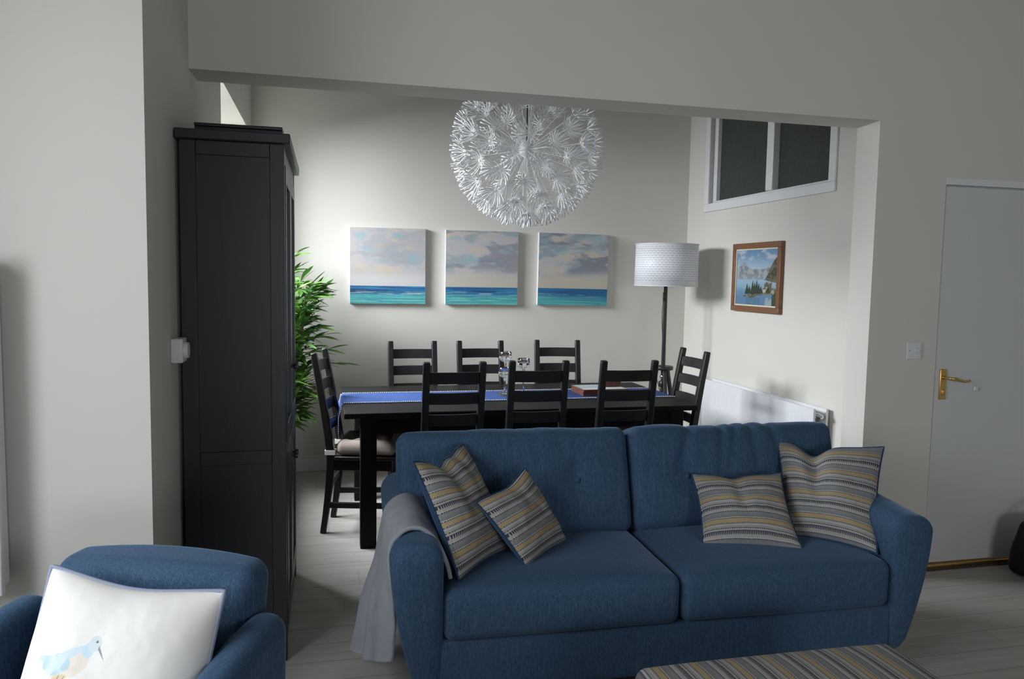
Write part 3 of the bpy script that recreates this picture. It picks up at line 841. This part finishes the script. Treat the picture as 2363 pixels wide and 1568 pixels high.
# ------------------------------------------------------------------ floor lamp
t = thing('floor_lamp', 'black tripod floor lamp with white drum shade in back corner', 'lamp', (2.485, 5.38, 0))
bm = bmesh.new(); R0, R1, za, zb_ = 0.236, 0.232, 1.428, 1.738
uvl = bm.loops.layers.uv.new('UVMap'); seg = 64
ring = [[bm.verts.new(((R0 if k == 0 else R1)*math.cos(2*PI*i/seg), (R0 if k == 0 else R1)*math.sin(2*PI*i/seg), z)) for i in range(seg)] for k, z in enumerate((za, zb_))]
for i in range(seg):
    f = bm.faces.new((ring[0][i], ring[0][(i+1) % seg], ring[1][(i+1) % seg], ring[1][i]))
    us = (i, i+1, i+1, i); vs_ = (0, 0, 1, 1)
    for lp, a, b in zip(f.loops, us, vs_): lp[uvl].uv = (a*2*PI*R0/seg, b*(zb_-za))
o = obj('lamp_shade', bm, SHADE, t, smooth=180)
so = o.modifiers.new('thick', 'SOLIDIFY'); so.thickness = 0.002
bm = bmesh.new()
for zz in (za, zb_):
    tube(bm, [(R0*math.cos(2*PI*i/48), R0*math.sin(2*PI*i/48), zz) for i in range(49)], 0.003, 6, False)
obj('shade_rim', bm, PLASTIC, o)
bm = bmesh.new()
for k in range(3): tube(bm, [(0.02*math.cos(k*2.09), 0.02*math.sin(k*2.09), 1.62), (R1*math.cos(k*2.09), R1*math.sin(k*2.09), 1.70)], 0.0025, 6)
obj('shade_spider', bm, PLASTIC, o)
bm = bmesh.new(); lathe(bm, [(0.006, 1.50), (0.018, 1.50), (0.02, 1.56), (0.03, 1.60), (0.03, 1.63), (0.012, 1.655)], 20); obj('bulb', bm, PLASTIC, t)
bm = bmesh.new(); tube(bm, [(0, 0, 0.62), (0, 0, 0.80), (0, 0, 1.55)], [0.016, 0.016, 0.0135], 16); obj('pole', bm, BLACKMETAL, t)
bm = bmesh.new(); lathe(bm, [(0.072, 0.792), (0.076, 0.797), (0.076, 0.815), (0.072, 0.82)], 32); obj('collar', bm, BLACKMETAL, t)
bm = bmesh.new(); lathe(bm, [(0.026, 0.66), (0.03, 0.665), (0.03, 0.70), (0.026, 0.705)], 20); obj('hub', bm, BLACKMETAL, t)
bm = bmesh.new(); lathe(bm, [(0.018, 0.725), (0.022, 0.73), (0.022, 0.745), (0.018, 0.75)], 16); o = obj('clamp_ring', bm, CHROME, t); o['label'] = 'chrome clamp ring'
for k in range(3):
    an = 0.35 + k*2*PI/3
    c_, s_ = math.cos(an), math.sin(an); bm = bmesh.new()
    p0, p1 = V((c_*0.045, s_*0.045, 0.795)), V((c_*0.22, s_*0.22, 0.0))
    q = V((-s_, c_, 0)); rr = V((c_, s_, 0))
    vv = [[bm.verts.new(p+sx*q*0.013+sy*rr*0.011) for sx, sy in ((-1, -1), (1, -1), (1, 1), (-1, 1))] for p in (p0, p1)]
    for j in range(4): bm.faces.new((vv[0][j], vv[0][(j+1) % 4], vv[1][(j+1) % 4], vv[1][j]))
    bm.faces.new(vv[0][::-1]); bm.faces.new(vv[1]); obj('leg', bm, BLACKMETAL, t, bevel=0.002)
bm = bmesh.new(); tube(bm, [(-0.004, -0.014, 1.40), (-0.024, -0.014, 1.33), (-0.03, -0.015, 1.22), (-0.026, -0.016, 1.12), (-0.018, -0.016, 1.0), (-0.02, -0.018, 0.83), (-0.085, -0.02, 0.80), (-0.055, -0.05, 0.68), (-0.012, -0.06, 0.5), (0.03, -0.03, 0.25), (0.05, 0.05, 0.003), (0.2, 0.3, 0.003)], 0.003, 6)
cd = obj('cord', bm, BLACKMETAL, t)
bm = bmesh.new(); rbox(bm, 0.007, 0.006, 0.035, 0.004, (1, 1, 2), 2, (-0.0205, -0.014, 1.345)); obj('switch', bm, BLACKMETAL, cd)

# ------------------------------------------------------------------ dandelion pendant
pc = V((1.117, 4.35, 2.205))
t = thing('pendant_lamp', 'large white globe pendant of spiky dandelion flowers above the table', 'pendant light', pc)
bm = bmesh.new(); tube(bm, [(0, 0, 0.05), (0, 0, ZC-pc.z-0.03)], 0.004, 8); obj('cord', bm, BLACKMETAL, t)
bm = bmesh.new(); lathe(bm, [(0.005, ZC-pc.z-0.05), (0.055, ZC-pc.z-0.045), (0.06, ZC-pc.z-0.001)], 24); obj('ceiling_rose', bm, PLASTIC, t)
bm = bmesh.new(); bmesh.ops.create_uvsphere(bm, u_segments=20, v_segments=12, radius=0.045); obj('core', bm, PLASTIC, t)
def flower_bm():
    bm = bmesh.new(); n = 16
    lathe(bm, [(0.002, -0.010), (0.009, -0.008), (0.010, 0.002), (0.006, 0.005)], 8)
    for k in range(n):
        an = 2*PI*k/n + random.uniform(-.06, .06); L = 0.078*random.uniform(0.88, 1.06); cv = random.uniform(0.8, 1.15)
        c_, s_ = math.cos(an), math.sin(an); prev = None
        for i in range(6):
            q = i/5; r_ = 0.006+L*(q-0.16*q*q); z = 0.0 + 0.046*cv*q*q
            wd = 0.0018+0.0020*q
            a = V((c_*r_-s_*wd, s_*r_+c_*wd, z)); b = V((c_*r_+s_*wd, s_*r_-c_*wd, z))
            cur = (bm.verts.new(a), bm.verts.new(b))
            if prev: bm.faces.new((prev[0], prev[1], cur[1], cur[0]))
            prev = cur
    return bm
fl0 = obj('flower', flower_bm(), PETAL, t, smooth=60)
so = fl0.modifiers.new('thick', 'SOLIDIFY'); so.thickness = 0.001
N = 106; R = 0.388; rods = bmesh.new(); dirs = []
for i in range(N):
    z = 1-2*(i+0.5)/N; r = math.sqrt(1-z*z); ph = i*PI*(3-math.sqrt(5))
    dirs.append(V((r*math.cos(ph), r*math.sin(ph), z)))
camdir = (V((0, 0, 1.47))-pc).normalized()
order = sorted(dirs, key=lambda d: -(d.dot(camdir) - (2.0 if d.z > 0.45 else 0)))
first = True; rest = bmesh.new()
for k, d in enumerate(order):
    rot = d.to_track_quat('Z', 'Y').to_matrix().to_4x4() @ Matrix.Rotation(random.uniform(0, 6), 4, 'Z')
    M = Matrix.Translation(d*R) @ rot
    tube(rods, [d*0.05, d*(R-0.004)], 0.0014, 5)
    if k < 100:
        o = fl0 if first else fl0.copy()
        if not first: C.objects.link(o)
        first = False; o.parent = t; o.matrix_local = M
    else:
        tmp = flower_bm(); tmp.transform(M)
        me = bpy.data.meshes.new('tmp'); tmp.to_mesh(me); tmp.free(); rest.from_mesh(me); bpy.data.meshes.remove(me)
o = obj('flowers', rest, PETAL, t, smooth=60); o['kind'] = 'stuff'
so = o.modifiers.new('thick', 'SOLIDIFY'); so.thickness = 0.001
obj('rods', rods, PETAL, t)

# ------------------------------------------------------------------ bamboo plant
random.seed(11)
t = thing('potted_bamboo', 'green leafy bamboo plant between black cabinet and dining table', 'plant', (-0.350, 5.38, 0))
bm = bmesh.new(); lathe(bm, [(0.09, 0), (0.11, 0.005), (0.135, 0.25), (0.14, 0.26), (0.125, 0.26), (0.12, 0.22)], 32); obj('pot', bm, plain('dark_pot', (0.03, 0.03, 0.03), 0.5), t)
def leaf(bm, p, d, L, w_, droop):
    d = d.normalized(); side = d.cross(V((0, 0, 1)))
    if side.length < 0.05: side = V((1, 0, 0))
    side.normalize(); upv = side.cross(d); prev = None
    side = (side + upv*random.uniform(-.7, .7)).normalized()
    for i in range(6):
        q = i/5; c = p + d*L*q - V((0, 0, 1))*droop*L*q*q
        ww = w_*(math.sin(PI*min(1, q*0.94+0.06))**0.8)
        cur = [bm.verts.new(c-side*ww), bm.verts.new(c-upv*ww*0.25), bm.verts.new(c+side*ww)]
        if prev:
            for k in range(2): bm.faces.new((prev[k], prev[k+1], cur[k+1], cur[k]))
        prev = cur
def inside(p):  # keep the plant off the walls
    return p.x+(-0.350) > XL+0.03 and p.y+5.38 < YB-0.03
fol = bmesh.new()
for s in range(9):
    an = s*2*PI/9+0.3; lean = random.uniform(0.05, 0.14)
    top = random.uniform(1.20, 1.50) if s != 2 else 1.56
    pts = [(0.05*math.cos(an)+0.09*q+lean*q*math.cos(an), 0.05*math.sin(an)+lean*q*math.sin(an), 0.2+(top-0.2)*q) for q in (0, .2, .4, .6, .8, 1)]
    bm = bmesh.new(); tube(bm, pts, [0.008, 0.0075, 0.007, 0.006, 0.005, 0.003], 7); obj('stem', bm, STEM, t)
    for k in range(38):
        q = 0.20+0.80*((k+random.random())/38); p = V(pts[0]).lerp(V(pts[-1]), q)
        a2 = random.uniform(0, 2*PI); e = random.uniform(0.05, 0.9)
        d = V((math.cos(a2)*math.cos(e), math.sin(a2)*math.cos(e), math.sin(e)))
        tl = random.uniform(0.06, 0.20)*(1.25-0.5*q)
        tip = p+d*tl
        if not inside(p+d*(tl+0.1)): continue
        tube(fol, [p, tip], [0.0022, 0.0012], 4)
        for j in range(random.randint(5, 7)):
            f = j/6; sd = 1 if j % 2 else -1
            h_ = V((-d.y, d.x, 0)).normalized()
            ld = d*0.9 + h_*sd*random.uniform(0.3, 1.0)*(1-f*0.6) + V((0, 0, random.uniform(-.4, .35)))
            b0_ = p+d*tl*(0.45+0.55*f); L = random.uniform(0.09, 0.165)
            if inside(b0_+ld.normalized()*L): leaf(fol, b0_, ld, L, random.uniform(0.009, 0.0145), random.uniform(0.0, 0.35))
# the longer sprays reaching towards the table
for (p, tip) in (((0.06, 0, 0.98), (0.26, -0.05, 1.07)), ((0.06, 0, 0.92), (0.27, -0.08, 0.97)), ((0.08, 0, 0.86), (0.33, 0.02, 0.86)), ((0.05, 0, 0.75), (0.20, -0.05, 0.70)), ((0.02, -0.05, 0.60), (0.10, -0.12, 0.56)), ((0.03, -0.05, 0.66), (0.15, -0.1, 0.68)),
                 ((0.05, 0, 1.30), (0.11, -0.05, 1.46)), ((0.06, 0, 1.25), (0.15, -0.08, 1.36)), ((0.05, -0.05, 1.05), (0.13, -0.15, 1.20)), ((0.05, -0.05, 0.90), (0.12, -0.15, 1.02)), ((0.03, -0.03, 0.50), (0.09, -0.1, 0.52)), ((0.05, 0, 1.15), (0.14, -0.05, 1.25)), ((0.04, 0, 1.08), (0.19, -0.1, 1.12))):
    p, tip = V(p)+V((0.04, 0, 0)), V(tip)+V((0.095, 0, 0)); d = tip-p
    tube(fol, [p, tip], [0.0025, 0.0012], 4)
    for j in range(7):
        f = j/6; sd = 1 if j % 2 else -1; h_ = V((-d.y, d.x, 0)).normalized()
        ld = d.normalized() + h_*sd*0.6*(1-f*0.7) + V((0, 0, random.uniform(-.5, .5)*(1-f*.5)))
        leaf(fol, p+d*(0.4+0.6*f), ld, random.uniform(0.10, 0.16), 0.0115, 0.15)
obj('foliage', fol, LEAF, t, smooth=180)

# ------------------------------------------------------------------ upholstery
def arm_fn(side, hx, inner, w0, w1, H, sl, y0, y1):
    """inner face stays straight, outer face flares; top slopes down from y1 (rear) to y0 (front)"""
    def fn(p):
        k = max(0, min(1, (p.z+H/2)/H)); q = p.copy()
        a = (side*p.x/hx+1)/2
        q.x = side*(inner + a*(w0+(w1-w0)*math.sin(k*PI/2)**0.95))
        fr = max(0, min(1, (y1-p.y)/(y1-y0)))
        q.z -= sl*k*fr
        e = 0.335 if hx > 0.06 else 0.315       # flatten the front face behind a tight rounded edge
        if p.y < -e:
            r_ = (0.405 if hx > 0.06 else 0.36)-e
            q.y = -e - r_*min(1, (-p.y-e)/r_)**0.42
        if p.y < 0: q.y += 0.035*(1-k)**2
        return q
    return fn

def make_back(hx, hy, hz, crown, btns, seed, crease=0.0):
    def fn(p):
        q = p.copy(); x, z = p.x/hx, p.z/hz
        e = max(0, 1-x**4)*max(0, 1-z**4)
        sgn = -1 if p.y < 0 else 1
        q.y += sgn*0.035*e
        if p.z > 0: q.z += crown*(1-x*x)*z
        q.z += 0.010*noise.noise(V((x*2.2+seed, 0, z)))*max(0, z)
        for bx, bz in btns:
            d2 = ((p.x-bx)/0.10)**2+((p.z-bz)/0.10)**2
            if p.y < 0:
                q.y += 0.024*math.exp(-d2*1.4)
                q.y += 0.012*math.exp(-((p.x-bx)/0.02)**2)*math.exp(-((p.z-bz-0.04)/0.09)**2)*(1 if p.z > bz else 0.5)
        if crease:
            for cx_, cw, cs in ((-0.06, 0.016, 0.3), (0.0, 0.012, 0.55), (0.07, 0.015, -0.1), (-0.20, 0.02, 0.8), (0.16, 0.02, -0.5)):
                d = p.x-cx_+cs*(hz-p.z)*0.5
                fall = max(0, min(1, (p.z+0.03)/0.16))*max(0, min(1, (hz+0.02-p.z)/0.05+0.35))
                q.y -= -0.016*crease*math.exp(-(d/cw)**2)*fall*(1 if p.y < 0 else 0)
                if p.z > hz*0.6: q.z -= 0.006*crease*math.exp(-(d/cw)**2)
        q.y += 0.004*noise.noise(V((p.x*9+seed, p.z*9, seed)))
        return q
    bm = bmesh.new(); rbox(bm, hx, hy, hz, 0.042, (52, 4, 30), 5, (0, 0, 0), fn)
    return bm

def seat_fn(hx, hy, hz, bulge):
    def fn(p):
        q = p.copy(); x, y = p.x/hx, p.y/hy
        e = max(0, 1-x**4)*max(0, 1-y**4)
        if p.z > 0: q.z += bulge*e
        q.y -= 0.012*max(0, 1-x**4)*(1 if p.y < 0 else 0)*max(0, 1-(p.z/hz)**2)
        q.z += 0.003*noise.noise(V((p.x*5, p.y*5, 2)))
        return q
    return fn

sofa = thing('sofa', 'dark blue two cushion sofa in front of the dining table', 'sofa', (1.203, 2.755, 0), math.radians(-1.5))
bm = bmesh.new(); rbox(bm, 0.845, 0.385, 0.095, 0.02, (10, 6, 3), 3, (0, 0.005, 0.19)); obj('base', bm, BLUE, sofa, smooth=60)
bm = bmesh.new(); rbox(bm, 0.90, 0.075, 0.315, 0.05, (10, 2, 6), 4, (0, 0.365, 0.41)); obj('back_frame', bm, BLUE, sofa, smooth=60)
for s in (-1, 1):
    bm = bmesh.new()
    rbox(bm, 0.412, 0.29, 0.086, 0.035, (24, 18, 3), 4, (s*0.4145, -0.105, 0.365), seat_fn(0.412, 0.29, 0.086, 0.022))
    obj('seat_cushion', bm, BLUE, sofa, smooth=180)
    o = obj('back_cushion', make_back(0.470, 0.085, 0.212, 0.004, ((-0.235, 0.0), (0.24, 0.0)), 3.0+s*4, 1.0 if s > 0 else 0.25), BLUE, sofa, smooth=180)
    o.location = (s*0.474, 0.198, 0.640); o.rotation_euler = (math.radians(-17), 0, 0)
    for bx in (-0.235, 0.24):
        bm = bmesh.new(); bmesh.ops.create_uvsphere(bm, u_segments=16, v_segments=10, radius=0.0115, matrix=Matrix.Translation((bx, -0.094, 0)) @ Matrix.Diagonal((1, 0.6, 1, 1))); obj('button', bm, BLUE, o, smooth=180)
    bm = bmesh.new()
    rbox(bm, 0.080, 0.405, 0.290, 0.072, (3, 18, 16), 7, (0, -0.005, 0.380), arm_fn(s, 0.080, 0.826, 0.088, 0.176, 0.58, 0.055, -0.40, 0.35))
    obj('arm', bm, BLUE, sofa, smooth=180)
    for yy in (-0.30, 0.33):
        bm = bmesh.new(); lathe(bm, [(0.018, 0), (0.028, 0.10)], 16, (s*0.80, yy, 0)); obj('leg', bm, LEGW, sofa)

# armchair
ac = thing('armchair', 'blue upholstered armchair at the lower left holding the bird cushion', 'armchair', (-0.519, 1.560, 0), math.radians(-21))
bm = bmesh.new(); rbox(bm, 0.240, 0.33, 0.10, 0.02, (6, 6, 3), 3, (0.014, 0.0, 0.20)); obj('base', bm, BLUE, ac, smooth=60)
bm = bmesh.new(); rbox(bm, 0.236, 0.30, 0.08, 0.035, (16, 16, 3), 4, (0.014, -0.10, 0.380), seat_fn(0.236, 0.30, 0.08, 0.02)); obj('seat_cushion', bm, BLUE, ac, smooth=180)
def acback(p):
    q = p.copy(); x = p.x/0.245; k = (p.z+0.32)/0.64
    if p.z > 0: q.z += 0.014*(1-x*x)*(p.z/0.32)
    q.y += 0.11*k - 0.02*(1-x*x)*(1 if p.y < 0 else -1)
    q.x *= 1-0.04*(1-k)
    return q
bm = bmesh.new(); rbox(bm, 0.245, 0.056, 0.32, 0.042, (20, 4, 16), 6, (0.034, 0.228, 0.492), acback); obj('backrest', bm, BLUE, ac, smooth=180)
for s in (-1, 1):
    bm = bmesh.new()
    rbox(bm, 0.050, 0.36, 0.300, 0.045, (3, 16, 14), 6, (0, -0.03, 0.420), arm_fn(s, 0.050, 0.254 if s > 0 else 0.226, 0.07, 0.092, 0.60, 0.10, -0.39, 0.22))
    obj('arm', bm, BLUE, ac, smooth=180)
    for yy in (-0.30, 0.28):
        bm = bmesh.new(); lathe(bm, [(0.018, 0), (0.028, 0.10)], 16, (s*0.27, yy, 0)); obj('leg', bm, LEGW, ac)

# footstool
t = thing('footstool', 'striped upholstered footstool in front of the sofa at bottom right', 'footstool', (1.212, 1.60, 0), math.radians(-0.8))
bm = bmesh.new()
def stool_fn(p):
    q = p.copy()
    if p.z > 0: q.z += 0.018*max(0, 1-(p.x/0.40)**4)*max(0, 1-(p.y/0.29)**4)
    return q
rbox(bm, 0.405, 0.29, 0.13, 0.035, (30, 24, 6), 5, (0, 0, 0.285), stool_fn)
uvl = bm.loops.layers.uv.new('UVMap')
bm.normal_update()
for f in bm.faces:
    for lp in f.loops:
        p = lp.vert.co
        lp[uvl].uv = (p.y + (0.4-p.z if abs(f.normal.y) > 0.7 else 0)*(1 if f.normal.y > 0 else -1), p.x + ((0.4-p.z) if abs(f.normal.x) > 0.7 else 0)*(1 if f.normal.x > 0 else -1))
obj('upholstered_top', bm, STRIPE, t, smooth=180)
bm = bmesh.new(); rbox(bm, 0.39, 0.275, 0.03, 0.01, (4, 4, 1), 2, (0, 0, 0.126)); obj('base', bm, BLUE, t, smooth=60)
for sx in (-1, 1):
    for sy in (-1, 1):
        bm = bmesh.new(); lathe(bm, [(0.018, 0), (0.026, 0.097)], 16, (sx*0.33, sy*0.22, 0)); obj('leg', bm, LEGW, t)

# ------------------------------------------------------------------ cushions
def pillow(name, label, group, BL, BR, TL, TR, thick, front, back, pipe, chops=(), seed=0, size=None, n=44, colfn=None, pinch=0.08):
    BL, BR, TL, TR = V(BL), V(BR), V(TL), V(TR)
    cen = (BL+BR+TL+TR)/4
    t = thing(name, label, 'cushion', cen, 0, group)
    nrm = (BR-BL).cross(TL-BL).normalized()
    W_ = ((BR-BL).length+(TR-TL).length)/2; H_ = ((TL-BL).length+(TR-BR).length)/2
    def pos(a, b, sgn):
        aa = a*(1-pinch*(1-b*b)); bb = b*(1-pinch*(1-a*a))
        cr = 0.0
        for (a0, wd, dep) in chops:
            g = math.exp(-((a-a0)/wd)**2)
            k = max(0, (b+1)/2)
            bb -= dep*g*k**3
            cr += dep*0.55*math.exp(-((a-a0-0.25*(1-b)*0.3)/(wd*0.55))**2)*max(0, min(1, (b+0.35)/1.0))
        s, q = (aa+1)/2, (bb+1)/2
        P = BL*(1-s)*(1-q)+BR*s*(1-q)+TL*(1-s)*q+TR*s*q
        prof = max(0, 1-abs(a)**2.6)*max(0, 1-abs(b)**2.6)
        T = thick*prof**0.62
        wr = (0.0025 if colfn else 0.006)*noise.fractal(V((a*2.4+seed, b*2.4, seed)), 1, 2, 3)*prof**0.3
        if sgn > 0: T = max(T-cr*0.30*prof, 0.15*T) + wr
        else: T = T*1.0
        return P + nrm*sgn*T - cen
    for sgn, mt, nm in ((1, front, 'front_panel'), (-1, back, 'back_panel')):
        bm = bmesh.new(); uvl = bm.loops.layers.uv.new('UVMap')
        lay = bm.verts.layers.float_color.new('Col') if (colfn and sgn > 0) else None
        g = []; uvs = {}
        N_ = 330 if lay else n
        for j in range(N_+1):
            row = []
            for i in range(N_+1):
                a, b = -1+2*i/N_, -1+2*j/N_
                v_ = bm.verts.new(pos(a, b, sgn))
                if lay: v_[lay] = (*colfn(i/N_, j/N_), 1)
                uvs[v_] = ((a+1)/2*W_, (b+1)/2*H_); row.append(v_)
            g.append(row)
        for j in range(N_):
            for i in range(N_):
                q = (g[j][i], g[j][i+1], g[j+1][i+1], g[j+1][i])
                f = bm.faces.new(q if sgn > 0 else q[::-1])
                for lp in f.loops: lp[uvl].uv = uvs[lp.vert]
        me = bpy.data.meshes.new(nm); bm.to_mesh(me); bm.free(); me.materials.append(mt)
        for p_ in me.polygons: p_.use_smooth = True
        o = bpy.data.objects.new(nm, me); link(o, t)
        if sgn < 0: o['label'] = 'plain backing fabric'
    if pipe:
        loop = [(-1+2*i/n, -1) for i in range(n)]+[(1, -1+2*i/n) for i in range(n)]+[(1-2*i/n, 1) for i in range(n)]+[(-1, 1-2*i/n) for i in range(n+1)]
        bm = bmesh.new(); tube(bm, [pos(a, b, 1) for a, b in loop], pipe[1], 7, False)
        o = obj('piping', bm, pipe[0], t, smooth=180); o['label'] = 'contrasting piped edge'
    return t

G = 'striped scatter cushions on the sofa'
pillow('scatter_cushion', 'large striped cushion leaning on the left sofa arm', G, (0.425, 2.45, 0.462), (0.668, 2.715, 0.462), (0.279, 2.55, 0.847), (0.512, 2.90, 0.825), 0.075, STRIPE, NAVY, (NAVY, 0.004), ((-0.28, 0.30, 0.17), (0.30, 0.22, 0.06)), 1)
pillow('scatter_cushion', 'small tilted striped cushion propped on the larger left one', G, (0.673, 2.515, 0.462), (0.900, 2.758, 0.462), (0.497, 2.55, 0.695), (0.731, 2.78, 0.75), 0.060, STRIPE, NAVY, (NAVY, 0.0035), ((0.1, 0.5, 0.07),), 2)
pillow('scatter_cushion', 'small striped cushion in front of the larger right one', G, (1.392, 2.610, 0.462), (1.745, 2.486, 0.462), (1.452, 2.84, 0.680), (1.800, 2.74, 0.693), 0.062, STRIPE, NAVY, (NAVY, 0.0035), ((-0.12, 0.26, 0.10),), 3)
pillow('scatter_cushion', 'large striped cushion in the right corner of the sofa', G, (1.770, 2.665, 0.462), (2.000, 2.402, 0.462), (1.872, 2.89, 0.795), (2.230, 2.675, 0.800), 0.075, STRIPE, NAVY, (NAVY, 0.004), ((-0.30, 0.27, 0.24),), 4)

def bird(u, v):
    u, v = (u-0.48)/0.76+0.452, (v-0.70)/0.76+0.615
    c = (0.775, 0.75, 0.70)
    def el(cx_, cy_, rx, ry, an):
        dx, dy = u-cx_, v-cy_; a = math.radians(an)
        x, y = dx*math.cos(a)+dy*math.sin(a), -dx*math.sin(a)+dy*math.cos(a)
        return (x/rx)**2+(y/ry)**2
    nz = fb(u*14, v*14, 5, 3); n2 = fb(u*40, v*40, 8, 2)
    # body, wing, breast, head
    b_ = el(0.300, 0.465, 0.150, 0.080, 20) + 0.25*(n2-0.5)
    if b_ < 1:
        c = lerp((0.70, 0.63, 0.53), (0.75, 0.70, 0.62), nz)
    wg = el(0.215, 0.462, 0.105, 0.062, 8) + 0.3*(nz-0.5)
    if wg < 1: c = lerp((0.45, 0.59, 0.64), (0.62, 0.70, 0.70), sst(0.35, 0.65, nz))
    tl = abs(v-(0.478+0.12*(0.12-u)))/(0.012+0.19*max(0, u-0.065))
    if 0.068 < u < 0.17 and tl < 1: c = lerp((0.45, 0.60, 0.66), (0.60, 0.69, 0.72), nz)
    if el(0.295, 0.535, 0.125, 0.026, 26) + 0.3*(nz-0.5) < 1: c = lerp((0.54, 0.65, 0.69), (0.62, 0.70, 0.71), nz)
    if el(0.418, 0.570, 0.040, 0.046, 10)+0.3*(nz-0.5) < 1: c = (0.52, 0.65, 0.71)
    if el(0.452, 0.615, 0.046, 0.050, 0)+0.15*(n2-0.5) < 1: c = (0.60, 0.66, 0.66)
    if el(0.270, 0.392, 0.055, 0.018, 14)+0.4*(nz-0.5) < 1: c = (0.68, 0.56, 0.34)
    if el(0.460, 0.628, 0.0095, 0.0085, 0) < 1: c = (0.16, 0.15, 0.17)
    bk = (u-0.485)/0.062
    if 0 <= bk <= 1 and abs(v-(0.594-0.062*bk-0.012*bk*bk)) < 0.012*(1-bk*0.85): c = (0.26, 0.25, 0.29)
    for lx, bnd in ((0.262, -0.016), (0.300, -0.004)):
        q = (0.40-v)/0.20
        if 0 < q < 1:
            xx = lx - 0.045*q + bnd*math.sin(q*PI)
            if abs(u-xx) < 0.0035: c = (0.28, 0.27, 0.30)
    if el(0.27, 0.19, 0.24, 0.030, -6) + 0.8*(nz-0.5) < 1: c = lerp(c, (0.62, 0.70, 0.66), 0.5)
    if abs(v-(0.30-0.5*(u-0.02))) < 0.004 and 0.02 < u < 0.09: c = (0.5, 0.62, 0.66)
    return tuple(0.98*x for x in c)
BIRD = vcol('cream_cotton_with_bird_print', 0.85, 0.05, 1200, 0.15)
pillow('scatter_cushion', 'cream cushion printed with a wading bird on the blue armchair', None, (-0.640, 1.570, 0.455), (-0.250, 1.415, 0.455), (-0.578, 1.80, 0.832), (-0.207, 1.640, 0.812), 0.085, BIRD, plain('pale_blue_cushion_back', (0.42, 0.48, 0.58), 0.85), (PIPE, 0.0055), ((0.0, 0.6, 0.05),), 5, colfn=bird, pinch=0.06)

# ------------------------------------------------------------------ grey throw over the sofa arm
def throw():
    ny, prof_n = 40, 70
    # cross-section over the arm in world x/z, from the seat side to the outer hem
    key = [(0.398, 0.466), (0.392, 0.50), (0.376, 0.545), (0.356, 0.585), (0.326, 0.622), (0.288, 0.642), (0.246, 0.636), (0.213, 0.606), (0.199, 0.56), (0.196, 0.50), (0.198, 0.43), (0.200, 0.36), (0.202, 0.28), (0.204, 0.20), (0.204, 0.13), (0.202, 0.06)]
    def at(s):
        f = s*(len(key)-1); i = min(int(f), len(key)-2); q = f-i
        p0, p1, p2, p3 = (V(key[max(0, min(len(key)-1, i+k))]) for k in (-1, 0, 1, 2))
        return 0.5*((2*p1)+(-p0+p2)*q+(2*p0-5*p1+4*p2-p3)*q*q+(-p0+3*p1-3*p2+p3)*q**3)
    bm = bmesh.new(); g = []
    for j in range(ny+1):
        tt = j/ny; row = []
        for i in range(prof_n+1):
            s = i/prof_n; p = at(s)
            hang = sst(0.50, 0.85, s)
            front = 2.455 + 0.03*math.sin(s*7) + 0.015*sst(0.25, 0.45, s) - 0.01*hang
            rear = 2.80 + 0.02*math.sin(s*5+1) + 0.06*hang
            y = front+(rear-front)*tt
            # arm top drops slightly towards the front
            z = p.y + (0.034 - 0.055*max(0, min(1, (3.10-y)/0.75)) + 0.006)*max(0, 1-abs(s-0.35)/0.35)
            x = p.x
            # hem sits higher at the front edge
            if s > 0.45:
                k = (s-0.45)/0.55
                z = z + (0.13*(1-tt)**1.3)*k
                fold = 0.022*math.sin(tt*8.0+0.6+k*1.6)+0.010*math.sin(tt*17+3*k)
                x = x - hang*(0.006+0.100*tt*k) + hang*fold*(0.4+0.6*k) - 0.006*hang
            lump = 0.006*noise.noise(V((x*14, y*14, z*9)))
            x -= abs(lump) if s > 0.4 else -abs(lump)*0.4
            z += abs(lump)*0.8 if 0.2 < s < 0.5 else 0
            row.append(bm.verts.new((x, y, z)))
        g.append(row)
    for a, b in zip(g, g[1:]):
        for i in range(prof_n): bm.faces.new((a[i], a[i+1], b[i+1], b[i]))
    t = thing('throw_blanket', 'grey fleece throw hanging over the left sofa arm', 'blanket', (0, 0, 0))
    o = obj('cloth', bm, GREYFLEECE, t, smooth=180)
    so = o.modifiers.new('thick', 'SOLIDIFY'); so.thickness = 0.015; so.offset = 0.0
    sb = o.modifiers.new('subd', 'SUBSURF'); sb.levels = 1; sb.render_levels = 1
    hb = bmesh.new()
    g2 = [r[-4] for r in g] if False else None
    hb.free()
throw()

# ------------------------------------------------------------------ black bag by the door
t = thing('bag', 'black bag on the floor at the far right by the door', 'bag', (3.56, 3.06, 0), math.radians(8))
def bagf(p):
    q = p.copy(); k = (p.z+0.15)/0.3
    q.x *= 1-0.28*k*k; q.y *= 1-0.45*k*k
    q += V((noise.noise(p*9), noise.noise(p*9+V((5, 0, 0))), noise.noise(p*9+V((0, 5, 0)))))*0.014
    return q
bm = bmesh.new(); rbox(bm, 0.17, 0.11, 0.15, 0.05, (14, 10, 12), 4, (0, 0, 0.152), bagf); obj('body', bm, BAGM, t, smooth=180)
bm = bmesh.new(); tube(bm, [(-0.08, -0.05, 0.27), (-0.07, -0.06, 0.34), (0, -0.06, 0.37), (0.07, -0.06, 0.34), (0.08, -0.05, 0.27)], 0.009, 8); obj('handle', bm, BAGM, t)
